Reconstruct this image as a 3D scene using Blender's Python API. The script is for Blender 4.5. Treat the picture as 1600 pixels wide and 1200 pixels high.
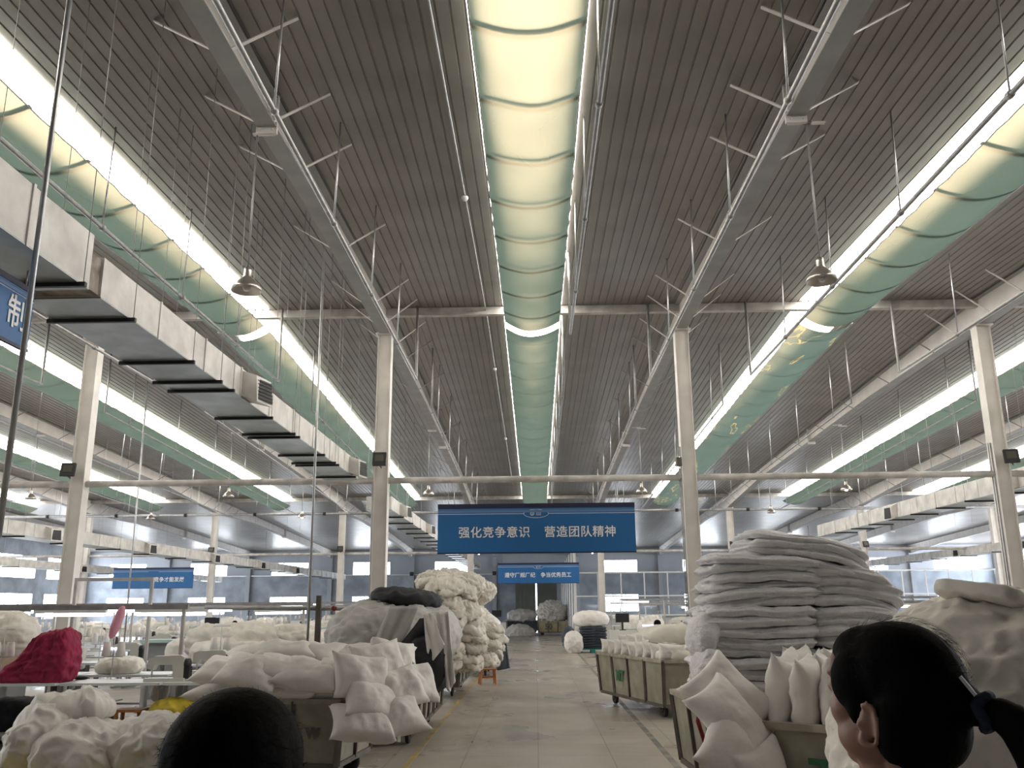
import bpy, math, random
from mathutils import Vector, Matrix, Euler, noise
PI = math.pi
R = math.radians
for o in list(bpy.data.objects): bpy.data.objects.remove(o)
SC = bpy.context.scene
COL = SC.collection

# ---------------------------------------------------------------- camera, world, exposure
cam_d = bpy.data.cameras.new('camera'); cam = bpy.data.objects.new('camera', cam_d); COL.objects.link(cam)
cam_d.sensor_width = 36.0; cam_d.lens = 1380 / 1600 * 36.0; cam_d.clip_start = 0.05; cam_d.clip_end = 300
p_, y_, r_ = R(14.1), R(1.42), R(.45)
fw = Vector((-math.sin(y_) * math.cos(p_), math.cos(y_) * math.cos(p_), math.sin(p_)))
rt = Vector((math.cos(y_), math.sin(y_), 0)); up = rt.cross(fw)
rt2 = rt * math.cos(r_) - up * math.sin(r_); up2 = up * math.cos(r_) + rt * math.sin(r_)
m3 = Matrix((rt2, up2, -fw)).transposed()
cam.matrix_world = Matrix.Translation((0, 0, 1.6)) @ m3.to_4x4()
SC.camera = cam
W = bpy.data.worlds.new('world'); SC.world = W; W.use_nodes = True
bg = W.node_tree.nodes['Background']; bg.inputs[0].default_value = (.82, .9, 1, 1); bg.inputs[1].default_value = 3.0
SC.view_settings.view_transform = 'Standard'; SC.view_settings.look = 'None'
SC.view_settings.exposure = 0.0; SC.view_settings.gamma = 1.0; SC.view_settings.use_curve_mapping = False
SC.cycles.max_bounces = 8; SC.cycles.diffuse_bounces = 5; SC.cycles.transmission_bounces = 6
SC.cycles.transparent_max_bounces = 8; SC.cycles.caustics_reflective = False; SC.cycles.caustics_refractive = False
SC.cycles.sample_clamp_indirect = 6.0
SKY_E, WIN_E, TUBE_E = 14.5, 15.0, 12.0

# ---------------------------------------------------------------- materials
MATS = {}
def mat(name, col, rough=.6, metal=0., var=.0, vscale=3., bump=0., bscale=20., col2=None, emit=None, es=0., spec=.5, detail=3.):
    if name in MATS: return MATS[name]
    m = bpy.data.materials.new(name); m.use_nodes = True; nt = m.node_tree; b = nt.nodes['Principled BSDF']
    b.inputs['Roughness'].default_value = rough; b.inputs['Metallic'].default_value = metal
    b.inputs['Specular IOR Level'].default_value = spec
    b.inputs['Base Color'].default_value = (*col, 1)
    if var or col2:
        tc = nt.nodes.new('ShaderNodeTexCoord'); n = nt.nodes.new('ShaderNodeTexNoise')
        n.inputs['Scale'].default_value = vscale; n.inputs['Detail'].default_value = detail
        nt.links.new(tc.outputs['Object'], n.inputs['Vector'])
        r = nt.nodes.new('ShaderNodeValToRGB')
        a = tuple(c * (1 - var) for c in col); c2 = col2 or tuple(min(1, c * (1 + var)) for c in col)
        r.color_ramp.elements[0].color = (*a, 1); r.color_ramp.elements[0].position = .35
        r.color_ramp.elements[1].color = (*c2, 1); r.color_ramp.elements[1].position = .68
        nt.links.new(n.outputs['Fac'], r.inputs['Fac']); nt.links.new(r.outputs['Color'], b.inputs['Base Color'])
    if bump:
        tc = nt.nodes.new('ShaderNodeTexCoord'); n = nt.nodes.new('ShaderNodeTexNoise')
        n.inputs['Scale'].default_value = bscale; n.inputs['Detail'].default_value = 4
        bp = nt.nodes.new('ShaderNodeBump'); bp.inputs['Strength'].default_value = bump; bp.inputs['Distance'].default_value = .02
        nt.links.new(tc.outputs['Object'], n.inputs['Vector']); nt.links.new(n.outputs['Fac'], bp.inputs['Height'])
        nt.links.new(bp.outputs['Normal'], b.inputs['Normal'])
    if emit:
        b.inputs['Emission Color'].default_value = (*emit, 1); b.inputs['Emission Strength'].default_value = es
    MATS[name] = m; return m
def emis(name, col, s):
    m = bpy.data.materials.new(name); m.use_nodes = True; nt = m.node_tree; nt.nodes.clear()
    e = nt.nodes.new('ShaderNodeEmission'); e.inputs[0].default_value = (*col, 1); e.inputs[1].default_value = s
    o = nt.nodes.new('ShaderNodeOutputMaterial'); nt.links.new(e.outputs[0], o.inputs[0]); MATS[name] = m; return m

M_ceil = mat('ceiling_panel_paint', (.24, .225, .207), .36, .25, var=.12, vscale=1.2, spec=.5)
M_beam = mat('beam_white_paint', (.80, .775, .75), .55, var=.08, vscale=2.5)
M_web = mat('beam_web_paint', (.86, .82, .785), .6, var=.06, vscale=2.5)
M_flange_shaded = mat('beam_flange_shaded', (.34, .345, .34), .55, var=.1, vscale=2.5)  # same white paint as the web, with the underside's shade put into the colour
M_col = mat('column_paint', (.68, .655, .62), .5, var=.1, vscale=2.0)
M_galv = mat('galvanised_steel', (.50, .51, .52), .4, .7, var=.15, vscale=6)
M_pipe = mat('pipe_grey_paint', (.33, .33, .33), .45, .3, var=.15, vscale=8)
M_pipel = mat('crossbar_paint', (.52, .50, .48), .5, .1, var=.2, vscale=4)
M_dark = mat('black_steel', (.02, .02, .022), .5, .2)
M_duct = mat('duct_insulation_white', (.66, .64, .61), .5, var=.18, vscale=3, bump=.35, bscale=9)
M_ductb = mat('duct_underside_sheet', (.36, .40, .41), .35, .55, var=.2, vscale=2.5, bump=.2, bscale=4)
M_brown = mat('stained_canvas_joint', (.16, .12, .09), .8, col2=(.42, .39, .35), vscale=7)
M_blue = mat('banner_blue', (.010, .115, .32), .5)
M_navy = mat('banner_navy', (.012, .014, .05), .5)
M_band = mat('banner_light_band', (.10, .20, .40), .5)
M_white = mat('lettering_white', (.80, .80, .80), .6)
M_skin = mat('skin', (.27, .145, .10), .5, var=.1, vscale=30)
M_hair = mat('black_hair', (.004, .0035, .0035), .7, spec=.05, bump=.12, bscale=90)
M_pillow = mat('pillow_cotton', (.74, .71, .68), .85, var=.05, vscale=6, bump=.25, bscale=14)
M_quilt = mat('quilt_batting', (.72, .71, .72), .9, var=.06, vscale=14, bump=.6, bscale=45)
M_cream = mat('cream_cloth', (.70, .665, .60), .85, var=.08, vscale=5, bump=.35, bscale=12)
M_bag = mat('thin_white_bag', (.62, .60, .57), .6, var=.08, vscale=4, bump=.5, bscale=9)
M_greysack = mat('grey_cover_cloth', (.47, .46, .44), .8, var=.08, vscale=5, bump=.3, bscale=10)
M_black = mat('black_cloth', (.018, .019, .024), .8, var=.3, vscale=8, bump=.4, bscale=10)
M_slate = mat('slate_cloth', (.05, .06, .08), .8, var=.2, vscale=8)
M_canvas = mat('cart_board', (.30, .285, .225), .75, var=.18, vscale=4)
M_frame = mat('cart_frame_steel', (.13, .115, .10), .6, .3, var=.2, vscale=6)
M_rim = mat('cart_rim_wood', (.34, .31, .25), .7, var=.2, vscale=8)
M_rubber = mat('wheel_rubber', (.02, .02, .02), .7)
M_table = mat('bench_top_laminate', (.70, .74, .76), .35, var=.04, vscale=4)
M_leg = mat('bench_leg_paint', (.30, .31, .31), .5, .3)
M_mach = mat('machine_enamel', (.62, .62, .58), .35, var=.05)
M_mint = mat('mint_panel', (.45, .60, .56), .5, var=.06)
M_mag = mat('magenta_cloth', (.30, .012, .06), .75, var=.2, vscale=7, bump=.3, bscale=12)
M_pink = mat('pink_net', (.70, .32, .42), .7)
M_wood = mat('orange_wood', (.42, .17, .05), .55, var=.2, vscale=9)
M_card = mat('cardboard', (.34, .25, .17), .8, var=.1, vscale=5)
M_yellow = mat('yellow_sheet', (.55, .42, .03), .6, var=.2, vscale=6)
M_orange = mat('orange_bag', (.62, .26, .10), .7, var=.2, vscale=8)
M_teal = mat('teal_plastic', (.02, .26, .22), .5)
M_red = mat('red_plastic', (.20, .015, .02), .5)
M_green = mat('green_marker', (.04, .15, .07), .8)
M_lampm = mat('lamp_reflector_metal', (.50, .47, .44), .3, .8)
M_wall = mat('wall_plaster', (.36, .40, .46), .8, var=.22, vscale=1.1, detail=8)
M_wallup = mat('wall_sheet_upper', (.40, .43, .48), .6, var=.05, vscale=.7)
M_lowwall = mat('partition_base', (.62, .62, .60), .6)
M_door = mat('door_sheet', (.16, .17, .155), .6, .1, var=.1, vscale=1)
M_alu = mat('aluminium_frame', (.70, .71, .72), .4, .4)
M_navyc = mat('navy_jacket', (.012, .018, .04), .8)
M_shirt = mat('white_shirt', (.62, .60, .58), .8)
M_trous = mat('dark_trousers', (.02, .02, .025), .8)
M_scrn = mat('screen_black', (.015, .015, .018), .3)
E_sky = emis('skylight_daylight', (1, .925, .82), SKY_E)
E_win = emis('window_daylight', (.86, .92, 1.0), WIN_E)
E_winr = emis('window_daylight_right', (.88, .92, 1.0), WIN_E * 1.5)
E_tube = emis('fluorescent_glow', (.86, .90, 1.0), TUBE_E)
E_led = emis('violet_work_light', (.72, .66, 1.0), 7.0)
E_bulb = emis('bulb_glow', (.95, .95, 1.0), 40.0)

# shade cloth: thin, lets daylight through
def cloth_mat(name, refl, trans, stain=False):
    m = bpy.data.materials.new(name); m.use_nodes = True; nt = m.node_tree; nt.nodes.clear(); N = nt.nodes.new; L = nt.links.new
    o = N('ShaderNodeOutputMaterial'); d = N('ShaderNodeBsdfDiffuse'); t = N('ShaderNodeBsdfTranslucent'); mx = N('ShaderNodeMixShader')
    tc = N('ShaderNodeTexCoord'); n = N('ShaderNodeTexNoise'); n.inputs['Scale'].default_value = .8; n.inputs['Detail'].default_value = 5
    L(tc.outputs['Object'], n.inputs['Vector'])
    r = N('ShaderNodeValToRGB'); r.color_ramp.elements[0].position = .3; r.color_ramp.elements[1].position = .7
    r.color_ramp.elements[0].color = (*[c * .85 for c in trans], 1); r.color_ramp.elements[1].color = (*trans, 1)
    L(n.outputs['Fac'], r.inputs['Fac']); cur = r.outputs['Color']
    if stain:
        n2 = N('ShaderNodeTexNoise'); n2.inputs['Scale'].default_value = .9; n2.inputs['Detail'].default_value = 6; n2.inputs['Distortion'].default_value = .4
        mp = N('ShaderNodeMapping'); mp.inputs['Scale'].default_value = (2.6, .45, 1); L(tc.outputs['Object'], mp.inputs['Vector']); L(mp.outputs[0], n2.inputs['Vector'])
        r2 = N('ShaderNodeValToRGB'); e = r2.color_ramp.elements; e[0].position = .60; e[0].color = (0, 0, 0, 1); e[1].position = .61; e[1].color = (1, 1, 1, 1)
        e3 = r2.color_ramp.elements.new(.62); e3.color = (0, 0, 0, 1)
        L(n2.outputs['Fac'], r2.inputs['Fac']); mc = N('ShaderNodeMix'); mc.data_type = 'RGBA'
        L(r2.outputs['Color'], mc.inputs[0]); L(cur, mc.inputs[6]); mc.inputs[7].default_value = (.22, .16, .06, 1); cur = mc.outputs[2]
    d.inputs['Color'].default_value = (*refl, 1); L(cur, t.inputs['Color']); mx.inputs[0].default_value = .62
    rf = N('ShaderNodeBsdfRefraction'); rf.inputs['Roughness'].default_value = .5; rf.inputs['IOR'].default_value = 1.12; rf.inputs['Color'].default_value = (1.0, .86, .60, 1)
    m2 = N('ShaderNodeMixShader'); m2.inputs[0].default_value = .09
    L(d.outputs[0], mx.inputs[1]); L(t.outputs[0], mx.inputs[2]); L(mx.outputs[0], m2.inputs[1]); L(rf.outputs[0], m2.inputs[2]); L(m2.outputs[0], o.inputs[0]); MATS[name] = m; return m
M_cloth = cloth_mat('green_shade_cloth', (.15, .20, .18), (.028, .041, .036))
M_clothst = cloth_mat('stained_green_shade_cloth', (.15, .21, .195), (.029, .043, .040), True)

# floor: worn polished concrete slabs
def floor_mat():
    m = mat('floor_concrete', (.36, .325, .285), .3, col2=(.46, .42, .37), vscale=1.0, detail=8)
    nt = m.node_tree; b = nt.nodes['Principled BSDF']; N = nt.nodes.new; L = nt.links.new
    tc = N('ShaderNodeTexCoord'); br = N('ShaderNodeTexBrick'); br.offset = 0; br.inputs['Scale'].default_value = 1
    br.inputs['Brick Width'].default_value = .8; br.inputs['Row Height'].default_value = .8; br.inputs['Mortar Size'].default_value = .008
    br.inputs['Color1'].default_value = (1, 1, 1, 1); br.inputs['Color2'].default_value = (.93, .93, .93, 1); br.inputs['Mortar'].default_value = (.6, .6, .6, 1)
    L(tc.outputs['Object'], br.inputs['Vector']); mx = N('ShaderNodeMix'); mx.data_type = 'RGBA'; mx.blend_type = 'MULTIPLY'; mx.inputs[0].default_value = 1
    src = b.inputs['Base Color'].links[0].from_socket; L(src, mx.inputs[6]); L(br.outputs['Color'], mx.inputs[7]); L(mx.outputs[2], b.inputs['Base Color'])
    n = N('ShaderNodeTexNoise'); n.inputs['Scale'].default_value = .7; n.inputs['Detail'].default_value = 6; L(tc.outputs['Object'], n.inputs['Vector'])
    mr = N('ShaderNodeMapRange'); mr.inputs[1].default_value = .35; mr.inputs[2].default_value = .65; mr.inputs[3].default_value = .22; mr.inputs[4].default_value = .5
    L(n.outputs['Fac'], mr.inputs[0]); L(mr.outputs[0], b.inputs['Roughness']); return m
M_floor = floor_mat()
def glass_mat():
    m = bpy.data.materials.new('partition_glass'); m.use_nodes = True; nt = m.node_tree; nt.nodes.clear(); N = nt.nodes.new; L = nt.links.new
    o = N('ShaderNodeOutputMaterial'); t = N('ShaderNodeBsdfTransparent'); g = N('ShaderNodeBsdfGlossy'); mx = N('ShaderNodeMixShader')
    t.inputs[0].default_value = (.85, .9, .93, 1); g.inputs['Roughness'].default_value = .06; mx.inputs[0].default_value = .22
    L(t.outputs[0], mx.inputs[1]); L(g.outputs[0], mx.inputs[2]); L(mx.outputs[0], o.inputs[0]); return m
M_glass = glass_mat()

# ---------------------------------------------------------------- mesh helpers
class MB:
    def __init__(s): s.v = []; s.f = []; s.sm = []
    def add(s, vs, fs, smooth=False):
        b = len(s.v); s.v += [tuple(v) for v in vs]; s.f += [tuple(i + b for i in f) for f in fs]; s.sm += [smooth] * len(fs); return s
    def box(s, c, d, rz=0., rot=None):
        x, y, z = d[0] / 2, d[1] / 2, d[2] / 2; M = rot or Matrix.Rotation(rz, 3, 'Z'); c = Vector(c)
        vs = [M @ Vector((i * x, j * y, k * z)) + c for i in (-1, 1) for j in (-1, 1) for k in (-1, 1)]
        return s.add(vs, [(0, 1, 3, 2), (4, 6, 7, 5), (0, 4, 5, 1), (2, 3, 7, 6), (0, 2, 6, 4), (1, 5, 7, 3)])
    def bar(s, a, b, w, h):
        a, b = Vector(a), Vector(b); d = b - a; q = d.to_track_quat('Y', 'Z').to_matrix()
        return s.box((a + b) / 2, (w, d.length, h), rot=q)
    def tube(s, pts, r, n=8, caps=True):
        pts = [Vector(p) for p in pts]; rs = r if isinstance(r, (list, tuple)) else [r] * len(pts); rings = []; prev = None
        for i, p in enumerate(pts):
            d = (pts[min(i + 1, len(pts) - 1)] - pts[max(i - 1, 0)]).normalized()
            a = prev if prev is not None and abs(prev.dot(d)) < .95 else (Vector((0, 0, 1)) if abs(d.z) < .9 else Vector((1, 0, 0)))
            u = (a - d * a.dot(d)).normalized(); w = d.cross(u); prev = u
            rings.append([p + (u * math.cos(2 * PI * k / n) + w * math.sin(2 * PI * k / n)) * rs[i] for k in range(n)])
        vs = [v for r_ in rings for v in r_]; fs = []
        for i in range(len(rings) - 1):
            for k in range(n): fs.append((i * n + k, i * n + (k + 1) % n, (i + 1) * n + (k + 1) % n, (i + 1) * n + k))
        if caps: fs += [tuple(range(n - 1, -1, -1)), tuple(range((len(rings) - 1) * n, len(rings) * n))]
        return s.add(vs, fs, True)
    def lathe(s, prof, c=(0, 0, 0), n=24, M=None):
        vs = []; c = Vector(c)
        for r, z in prof:
            for k in range(n):
                v = Vector((r * math.cos(2 * PI * k / n), r * math.sin(2 * PI * k / n), z)); vs.append((M @ v if M else v) + c)
        fs = [(i * n + k, i * n + (k + 1) % n, (i + 1) * n + (k + 1) % n, (i + 1) * n + k) for i in range(len(prof) - 1) for k in range(n)]
        return s.add(vs, fs, True)
    def grid(s, fn, nu, nv, smooth=True):
        vs = [fn(i / nu, j / nv) for i in range(nu + 1) for j in range(nv + 1)]
        fs = [(i * (nv + 1) + j, (i + 1) * (nv + 1) + j, (i + 1) * (nv + 1) + j + 1, i * (nv + 1) + j + 1) for i in range(nu) for j in range(nv)]
        return s.add(vs, fs, smooth)
    def prism(s, poly, y0, y1, M=None, c=(0, 0, 0)):      # polygon in xz extruded along y
        n = len(poly); c = Vector(c)
        vs = [Vector((x, y0, z)) for x, z in poly] + [Vector((x, y1, z)) for x, z in poly]
        vs = [(M @ v if M else v) + c for v in vs]
        return s.add(vs, [tuple(range(n - 1, -1, -1)), tuple(range(n, 2 * n))] + [(i, (i + 1) % n, n + (i + 1) % n, n + i) for i in range(n)])
    def mesh(s, name):
        me = bpy.data.meshes.new(name); me.from_pydata(s.v, [], s.f); me.polygons.foreach_set('use_smooth', s.sm); me.update(); return me
    def build(s, name, m, parent=None, loc=(0, 0, 0), rot=(0, 0, 0)):
        return put(name, s.mesh(name), m, parent, loc, rot)
def put(name, me, m, parent=None, loc=(0, 0, 0), rot=(0, 0, 0), sc=None):
    o = bpy.data.objects.new(name, me); COL.objects.link(o)
    if m and not me.materials: me.materials.append(m)
    o.location = loc; o.rotation_euler = rot
    if sc: o.scale = sc
    if parent: o.parent = parent
    return o
def tag(o, label, cat, group=None, kind=None):
    o['label'] = label; o['category'] = cat
    if group: o['group'] = group
    if kind: o['kind'] = kind
    return o
def struct(o): o['kind'] = 'structure'; return o
def empty(name, label, cat, loc=(0, 0, 0), rz=0., group=None):
    o = bpy.data.objects.new(name, None); COL.objects.link(o); o.location = loc; o.rotation_euler = (0, 0, rz); o.empty_display_size = .1
    return tag(o, label, cat, group)
def dup(src, loc=None, rot=None, label=None, group=None, parent=None, sc=None):
    c = src.copy(); COL.objects.link(c)
    if parent: c.parent = parent
    if loc is not None: c.location = loc
    if rot is not None: c.rotation_euler = rot if isinstance(rot, (tuple, list)) else (0, 0, rot)
    if sc: c.scale = sc
    if label: c['label'] = label
    if group: c['group'] = group
    for ch in src.children: dup(ch, parent=c)
    return c
def ordn(i): return ['first', 'second', 'third', 'fourth', 'fifth', 'sixth', 'seventh', 'eighth', 'ninth', 'tenth', 'eleventh', 'twelfth', 'thirteenth', 'fourteenth', 'fifteenth', 'sixteenth', 'seventeenth', 'eighteenth'][i]
def fbm(p, o=3):
    a, s = .5, 0.
    for _ in range(o): s += a * noise.noise(p); p = p * 2.03; a *= .5
    return s
def ridge(p, o=3):
    a, s = .5, 0.
    for _ in range(o): s += a * (1 - 2 * abs(noise.noise(p))); p = p * 2.1; a *= .5
    return s
def blob(rx, ry, rz, n=3., res=20, amp=.03, freq=3., seed=0, rid=False, fold=0., fn=None, flat=None, cr=.22):
    """soft body: superellipsoid skin pushed about by folds"""
    mb = MB(); off = Vector((seed * 7.31, seed * 3.17, seed * 1.93)); key = {}; V = []; F = []
    for ax in range(3):
        for sg in (-1, 1):
            idx = {}
            for i in range(res + 1):
                for j in range(res + 1):
                    a = math.tan((i / res * 2 - 1) * PI / 4); b = math.tan((j / res * 2 - 1) * PI / 4)
                    p = [0, 0, 0]; p[ax] = sg; p[(ax + 1) % 3] = a * sg; p[(ax + 2) % 3] = b
                    k = (round(p[0], 4), round(p[1], 4), round(p[2], 4))
                    if k not in key: key[k] = len(V); V.append(Vector(p))
                    idx[i, j] = key[k]
            for i in range(res):
                for j in range(res): F.append((idx[i, j], idx[i + 1, j], idx[i + 1, j + 1], idx[i, j + 1]))
    out = []
    for p in V:
        q = p / (abs(p.x) ** n + abs(p.y) ** n + abs(p.z) ** n) ** (1 / n)
        w = Vector((q.x * rx, q.y * ry, q.z * rz)); nn = Vector((q.x / rx, q.y / ry, q.z / rz)).normalized()
        h = (ridge if rid else fbm)(w * freq + off)
        if fold: h += fold * (1 - 2 * abs(noise.noise(Vector((w.x * freq * .6, w.y * freq * .6, w.z * freq * 2.6)) + off)))
        ww = w * (freq * 2.6) + Vector((h, -h, h * .5)) * 1.5 + off
        h2 = 1 - 2.4 * abs(noise.noise(ww)) + .5 * noise.noise(ww * 2.3)
        w = w + nn * (h * amp + h2 * amp * cr)
        if fn: w = fn(w, q)
        if flat is not None and w.z < flat: w.z = flat + (w.z - flat) * .1
        out.append(w)
    return mb.add(out, F, True)
def pillow(a, b, T, seed=0, N=24, wr=.03):
    off = Vector((seed * 5.1, seed * 2.3, 0)); V = []; F = []; ids = {}
    for sgn in (1, -1):
        for i in range(N + 1):
            for j in range(N + 1):
                u, v = i / N * 2 - 1, j / N * 2 - 1; edge = i in (0, N) or j in (0, N)
                if edge and sgn == -1: ids[sgn, i, j] = ids[1, i, j]; continue
                t = T / 2 * (max(0, (1 - u * u)) * max(0, (1 - v * v))) ** .42
                x = a / 2 * u * (1 - .13 * (1 - v * v)); y = b / 2 * v * (1 - .13 * (1 - u * u))
                q = Vector((x * 5, y * 5, sgn * 2)) + off; h = noise.noise(q) * wr + ridge(q * 1.6, 2) * wr * .7
                ids[sgn, i, j] = len(V); V.append(Vector((x, y, sgn * (t + (0 if edge else h * (t / T * 2 + .15))))) + (Vector((0, 0, noise.noise(q * .7) * .025))))
        for i in range(N):
            for j in range(N):
                q = (ids[sgn, i, j], ids[sgn, i + 1, j], ids[sgn, i + 1, j + 1], ids[sgn, i, j + 1]); F.append(q if sgn == 1 else q[::-1])
    return MB().add(V, F, True)
rnd = random.Random(7)

# ---------------------------------------------------------------- building shell
YA, YB, YC, Y0 = 17.2, 41.4, 65.6, -8.0
YS = 4.2          # the skylights begin here
def roofz(y): return 7.55 - .028 * (YA - y) if y < YA else 7.55 - .039 * (y - YA)
XW = 33.0
BAYS = [6 * k for k in range(-5, 6)]
ms = MB(); ms.add([(-XW, Y0, 0), (XW, Y0, 0), (XW, YC, 0), (-XW, YC, 0)], [(0, 1, 2, 3)]); struct(ms.build('floor', M_floor))
def line_mat(nm, c):
    m = mat(nm, c, .5); nt = m.node_tree; b = nt.nodes['Principled BSDF']; N = nt.nodes.new; L = nt.links.new
    tc = N('ShaderNodeTexCoord'); n = N('ShaderNodeTexNoise'); n.inputs['Scale'].default_value = 2.2; n.inputs['Detail'].default_value = 7; L(tc.outputs['Object'], n.inputs['Vector'])
    r = N('ShaderNodeValToRGB'); r.color_ramp.elements[0].position = .42; r.color_ramp.elements[1].position = .55
    r.color_ramp.elements[0].color = (.28, .26, .22, 1); r.color_ramp.elements[1].color = (*c, 1); L(n.outputs['Fac'], r.inputs[0]); L(r.outputs[0], b.inputs['Base Color']); return m
struct(MB().box((-1.37, 25, .002), (.06, 40, .003)).build('trim_1', line_mat('worn_yellow_line', (.50, .36, .10))))
struct(MB().box((1.41, 25, .002), (.07, 40, .003)).build('trim_2', line_mat('worn_dark_line', (.13, .12, .11))))

# corrugated ceiling with long skylight openings
def ceiling():
    mb = MB(); P = .15; HW = .60
    segs = [(Y0, YS, False), (YS, YA - .12, True), (YA - .12, YA + .12, False), (YA + .12, YB - .15, True), (YB - .15, YC, False)]
    for y0, y1, openg in segs:
        z0, z1 = (roofz(y0), roofz(y1)); x = -XW
        ys = [y0, y1] if not (y0 < YA < y1) else [y0, YA, y1]
        while x < XW - 1e-6:
            c = round((x + P / 2) / 6) * 6
            if openg and abs(x + P / 2 - c) < HW: x += P; continue
            prof = [(x, 0), (x + P - .028, 0), (x + P - .022, .014), (x + P - .008, .014), (x + P, 0)]
            for (ya, yb) in zip(ys[:-1], ys[1:]):
                vs = [(px, yy, roofz(yy) + pz) for yy in (ya, yb) for px, pz in prof]
                mb.add(vs, [(i, i + 5, i + 6, i + 1) for i in range(4)])
            x += P
    for c in BAYS:       # upstands round the openings
        for y0, y1 in ((YS, YA - .12), (YA + .12, YB - .15)):
            for s in (-1, 1): mb.add([(c + s * HW, y0, roofz(y0)), (c + s * HW, y1, roofz(y1)), (c + s * HW, y1, roofz(y1) + .035), (c + s * HW, y0, roofz(y0) + .035)], [(0, 1, 2, 3)])
            for y in (y0, y1): mb.add([(c - HW, y, roofz(y)), (c + HW, y, roofz(y)), (c + HW, y, roofz(y) + .035), (c - HW, y, roofz(y) + .035)], [(0, 1, 2, 3)])
    struct(mb.build('ceiling', M_ceil))
ceiling()
wn = 1
for c in BAYS:
    for y0, y1 in ((YS, YA - .12), (YA + .12, YB - .15)):
        pf = []
        for i in range(8): xx = c - .60 + .15 * i; pf += [(xx, .03), (xx + .06, .03), (xx + .075, -.035), (xx + .135, -.035)]
        pf.append((c + .60, .03)); q_ = len(pf)
        a = MB().add([(px, yy, roofz(yy) + pz) for yy in (y0, y1) for px, pz in pf], [(i, q_ + i, q_ + i + 1, i + 1) for i in range(q_ - 1)]).build('window_%d' % wn, E_sky); struct(a); wn += 1

# outer walls
def wall(name, verts, m=M_wall): struct(MB().add(verts, [(0, 1, 2, 3)]).build(name, m))
wall('wall_back', [(-XW, Y0, 0), (XW, Y0, 0), (XW, Y0, 6.9), (-XW, Y0, 6.9)], M_wallup)
for s, nm in ((-1, 'wall_left'), (1, 'wall_right')):
    mb = MB(); x = s * XW; wy = [(y, y + 4.6) for y in range(18, 62, 6)]
    for z0, z1 in ((0, 1.0), (2.6, 3.6)): mb.add([(x, Y0, z0), (x, YC, z0), (x, YC, z1), (x, Y0, z1)], [(0, 1, 2, 3)])
    ys = [Y0, YA, YC]
    for a, b in zip(ys[:-1], ys[1:]): mb.add([(x, a, 5.0), (x, b, 5.0), (x, b, roofz(b)), (x, a, roofz(a))], [(0, 1, 2, 3)])
    prev = Y0
    for a, b in wy + [(YC, YC)]:
        for z0, z1 in ((1.0, 2.6), (3.6, 5.0)): mb.add([(x, prev, z0), (x, a, z0), (x, a, z1), (x, prev, z1)], [(0, 1, 2, 3)])
        prev = b
    struct(mb.build(nm, M_wall))
    for z0, z1 in ((1.0, 2.6), (3.6, 5.0)):
        g = MB(); fr = MB()
        for a, b in wy:
            g.add([(x + s * .05, a, z0), (x + s * .05, b, z0), (x + s * .05, b, z1), (x + s * .05, a, z1)], [(0, 1, 2, 3)])
            for k in range(4): fr.box((x, a + (b - a) * k / 3, (z0 + z1) / 2), (.06, .06, z1 - z0))
        o = struct(g.build('window_%d' % wn, E_win if s < 0 else E_winr)); wn += 1; fr.build('window_frame', M_alu, o)
# far wall with two bands of windows and the sliding door
mb = MB(); mbu = MB(); DX = 1.5
wins = [(c - 1.36, c + 1.36) for c in BAYS if c != 0]
def band(m, z0, z1, holes):
    x = -XW
    for a, b in holes + [(XW, XW)]:
        if a > x: m.add([(x, YC, z0), (a, YC, z0), (a, YC, z1), (x, YC, z1)], [(0, 1, 2, 3)])
        x = b
dh = [(-DX, DX)]
band(mb, 0, 1.15, dh); band(mb, 1.15, 2.35, sorted(wins + dh)); band(mb, 2.35, 3.15, dh); band(mb, 3.15, 3.85, [])
band(mbu, 3.85, 4.78, wins); band(mbu, 4.78, 5.8, [])
fwl = struct(mb.build('wall_far', M_wall)); mbu.build('upper_sheeting', M_wallup, fwl)
MB().box((0, YC - .06, 3.85), (66, .1, .07)).build('string_course', M_alu, fwl)
pl = MB()
for k in range(-5, 6): pl.box((6 * k + 3 - (0 if k < 5 else 0), YC - .12, 2.75), (.3, .22, 5.5))
pl.build('pilaster', M_wallup, fwl)
for z0, z1 in ((1.15, 2.35), (3.85, 4.78)):
    for a, b in wins:
        o = struct(MB().add([(a, YC + .1, z0), (b, YC + .1, z0), (b, YC + .1, z1), (a, YC + .1, z1)], [(0, 1, 2, 3)]).build('window_%d' % wn, E_win)); wn += 1
        f = MB(); 
        for k in range(4): f.box((a + (b - a) * k / 3, YC + .02, (z0 + z1) / 2), (.05, .05, z1 - z0))
        for z in ((z0, z1) if z0 > 3 else (z0, (z0 + z1) / 2 + .1, z1)): f.box(((a + b) / 2, YC + .02, z), (b - a, .05, .05))
        f.build('window_frame', M_alu, o)
for i, (a, b) in enumerate(((-DX, -.03), (.05, DX))):
    mbd = MB(); mbd.box(((a + b) / 2, YC + .03, 1.58), (b - a, .05, 3.14))
    for k in range(5): mbd.box((a + (b - a) * (k + .5) / 5, YC, 1.58), (.03, .03, 3.1))
    struct(mbd.build('door_%d' % (i + 1), M_door))
struct(MB().add([(-.2, YC + .35, 0), (.2, YC + .35, 0), (.2, YC + .35, 3.2), (-.2, YC + .35, 3.2)], [(0, 1, 2, 3)]).build('window_%d' % wn, E_win)); wn += 1
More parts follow.
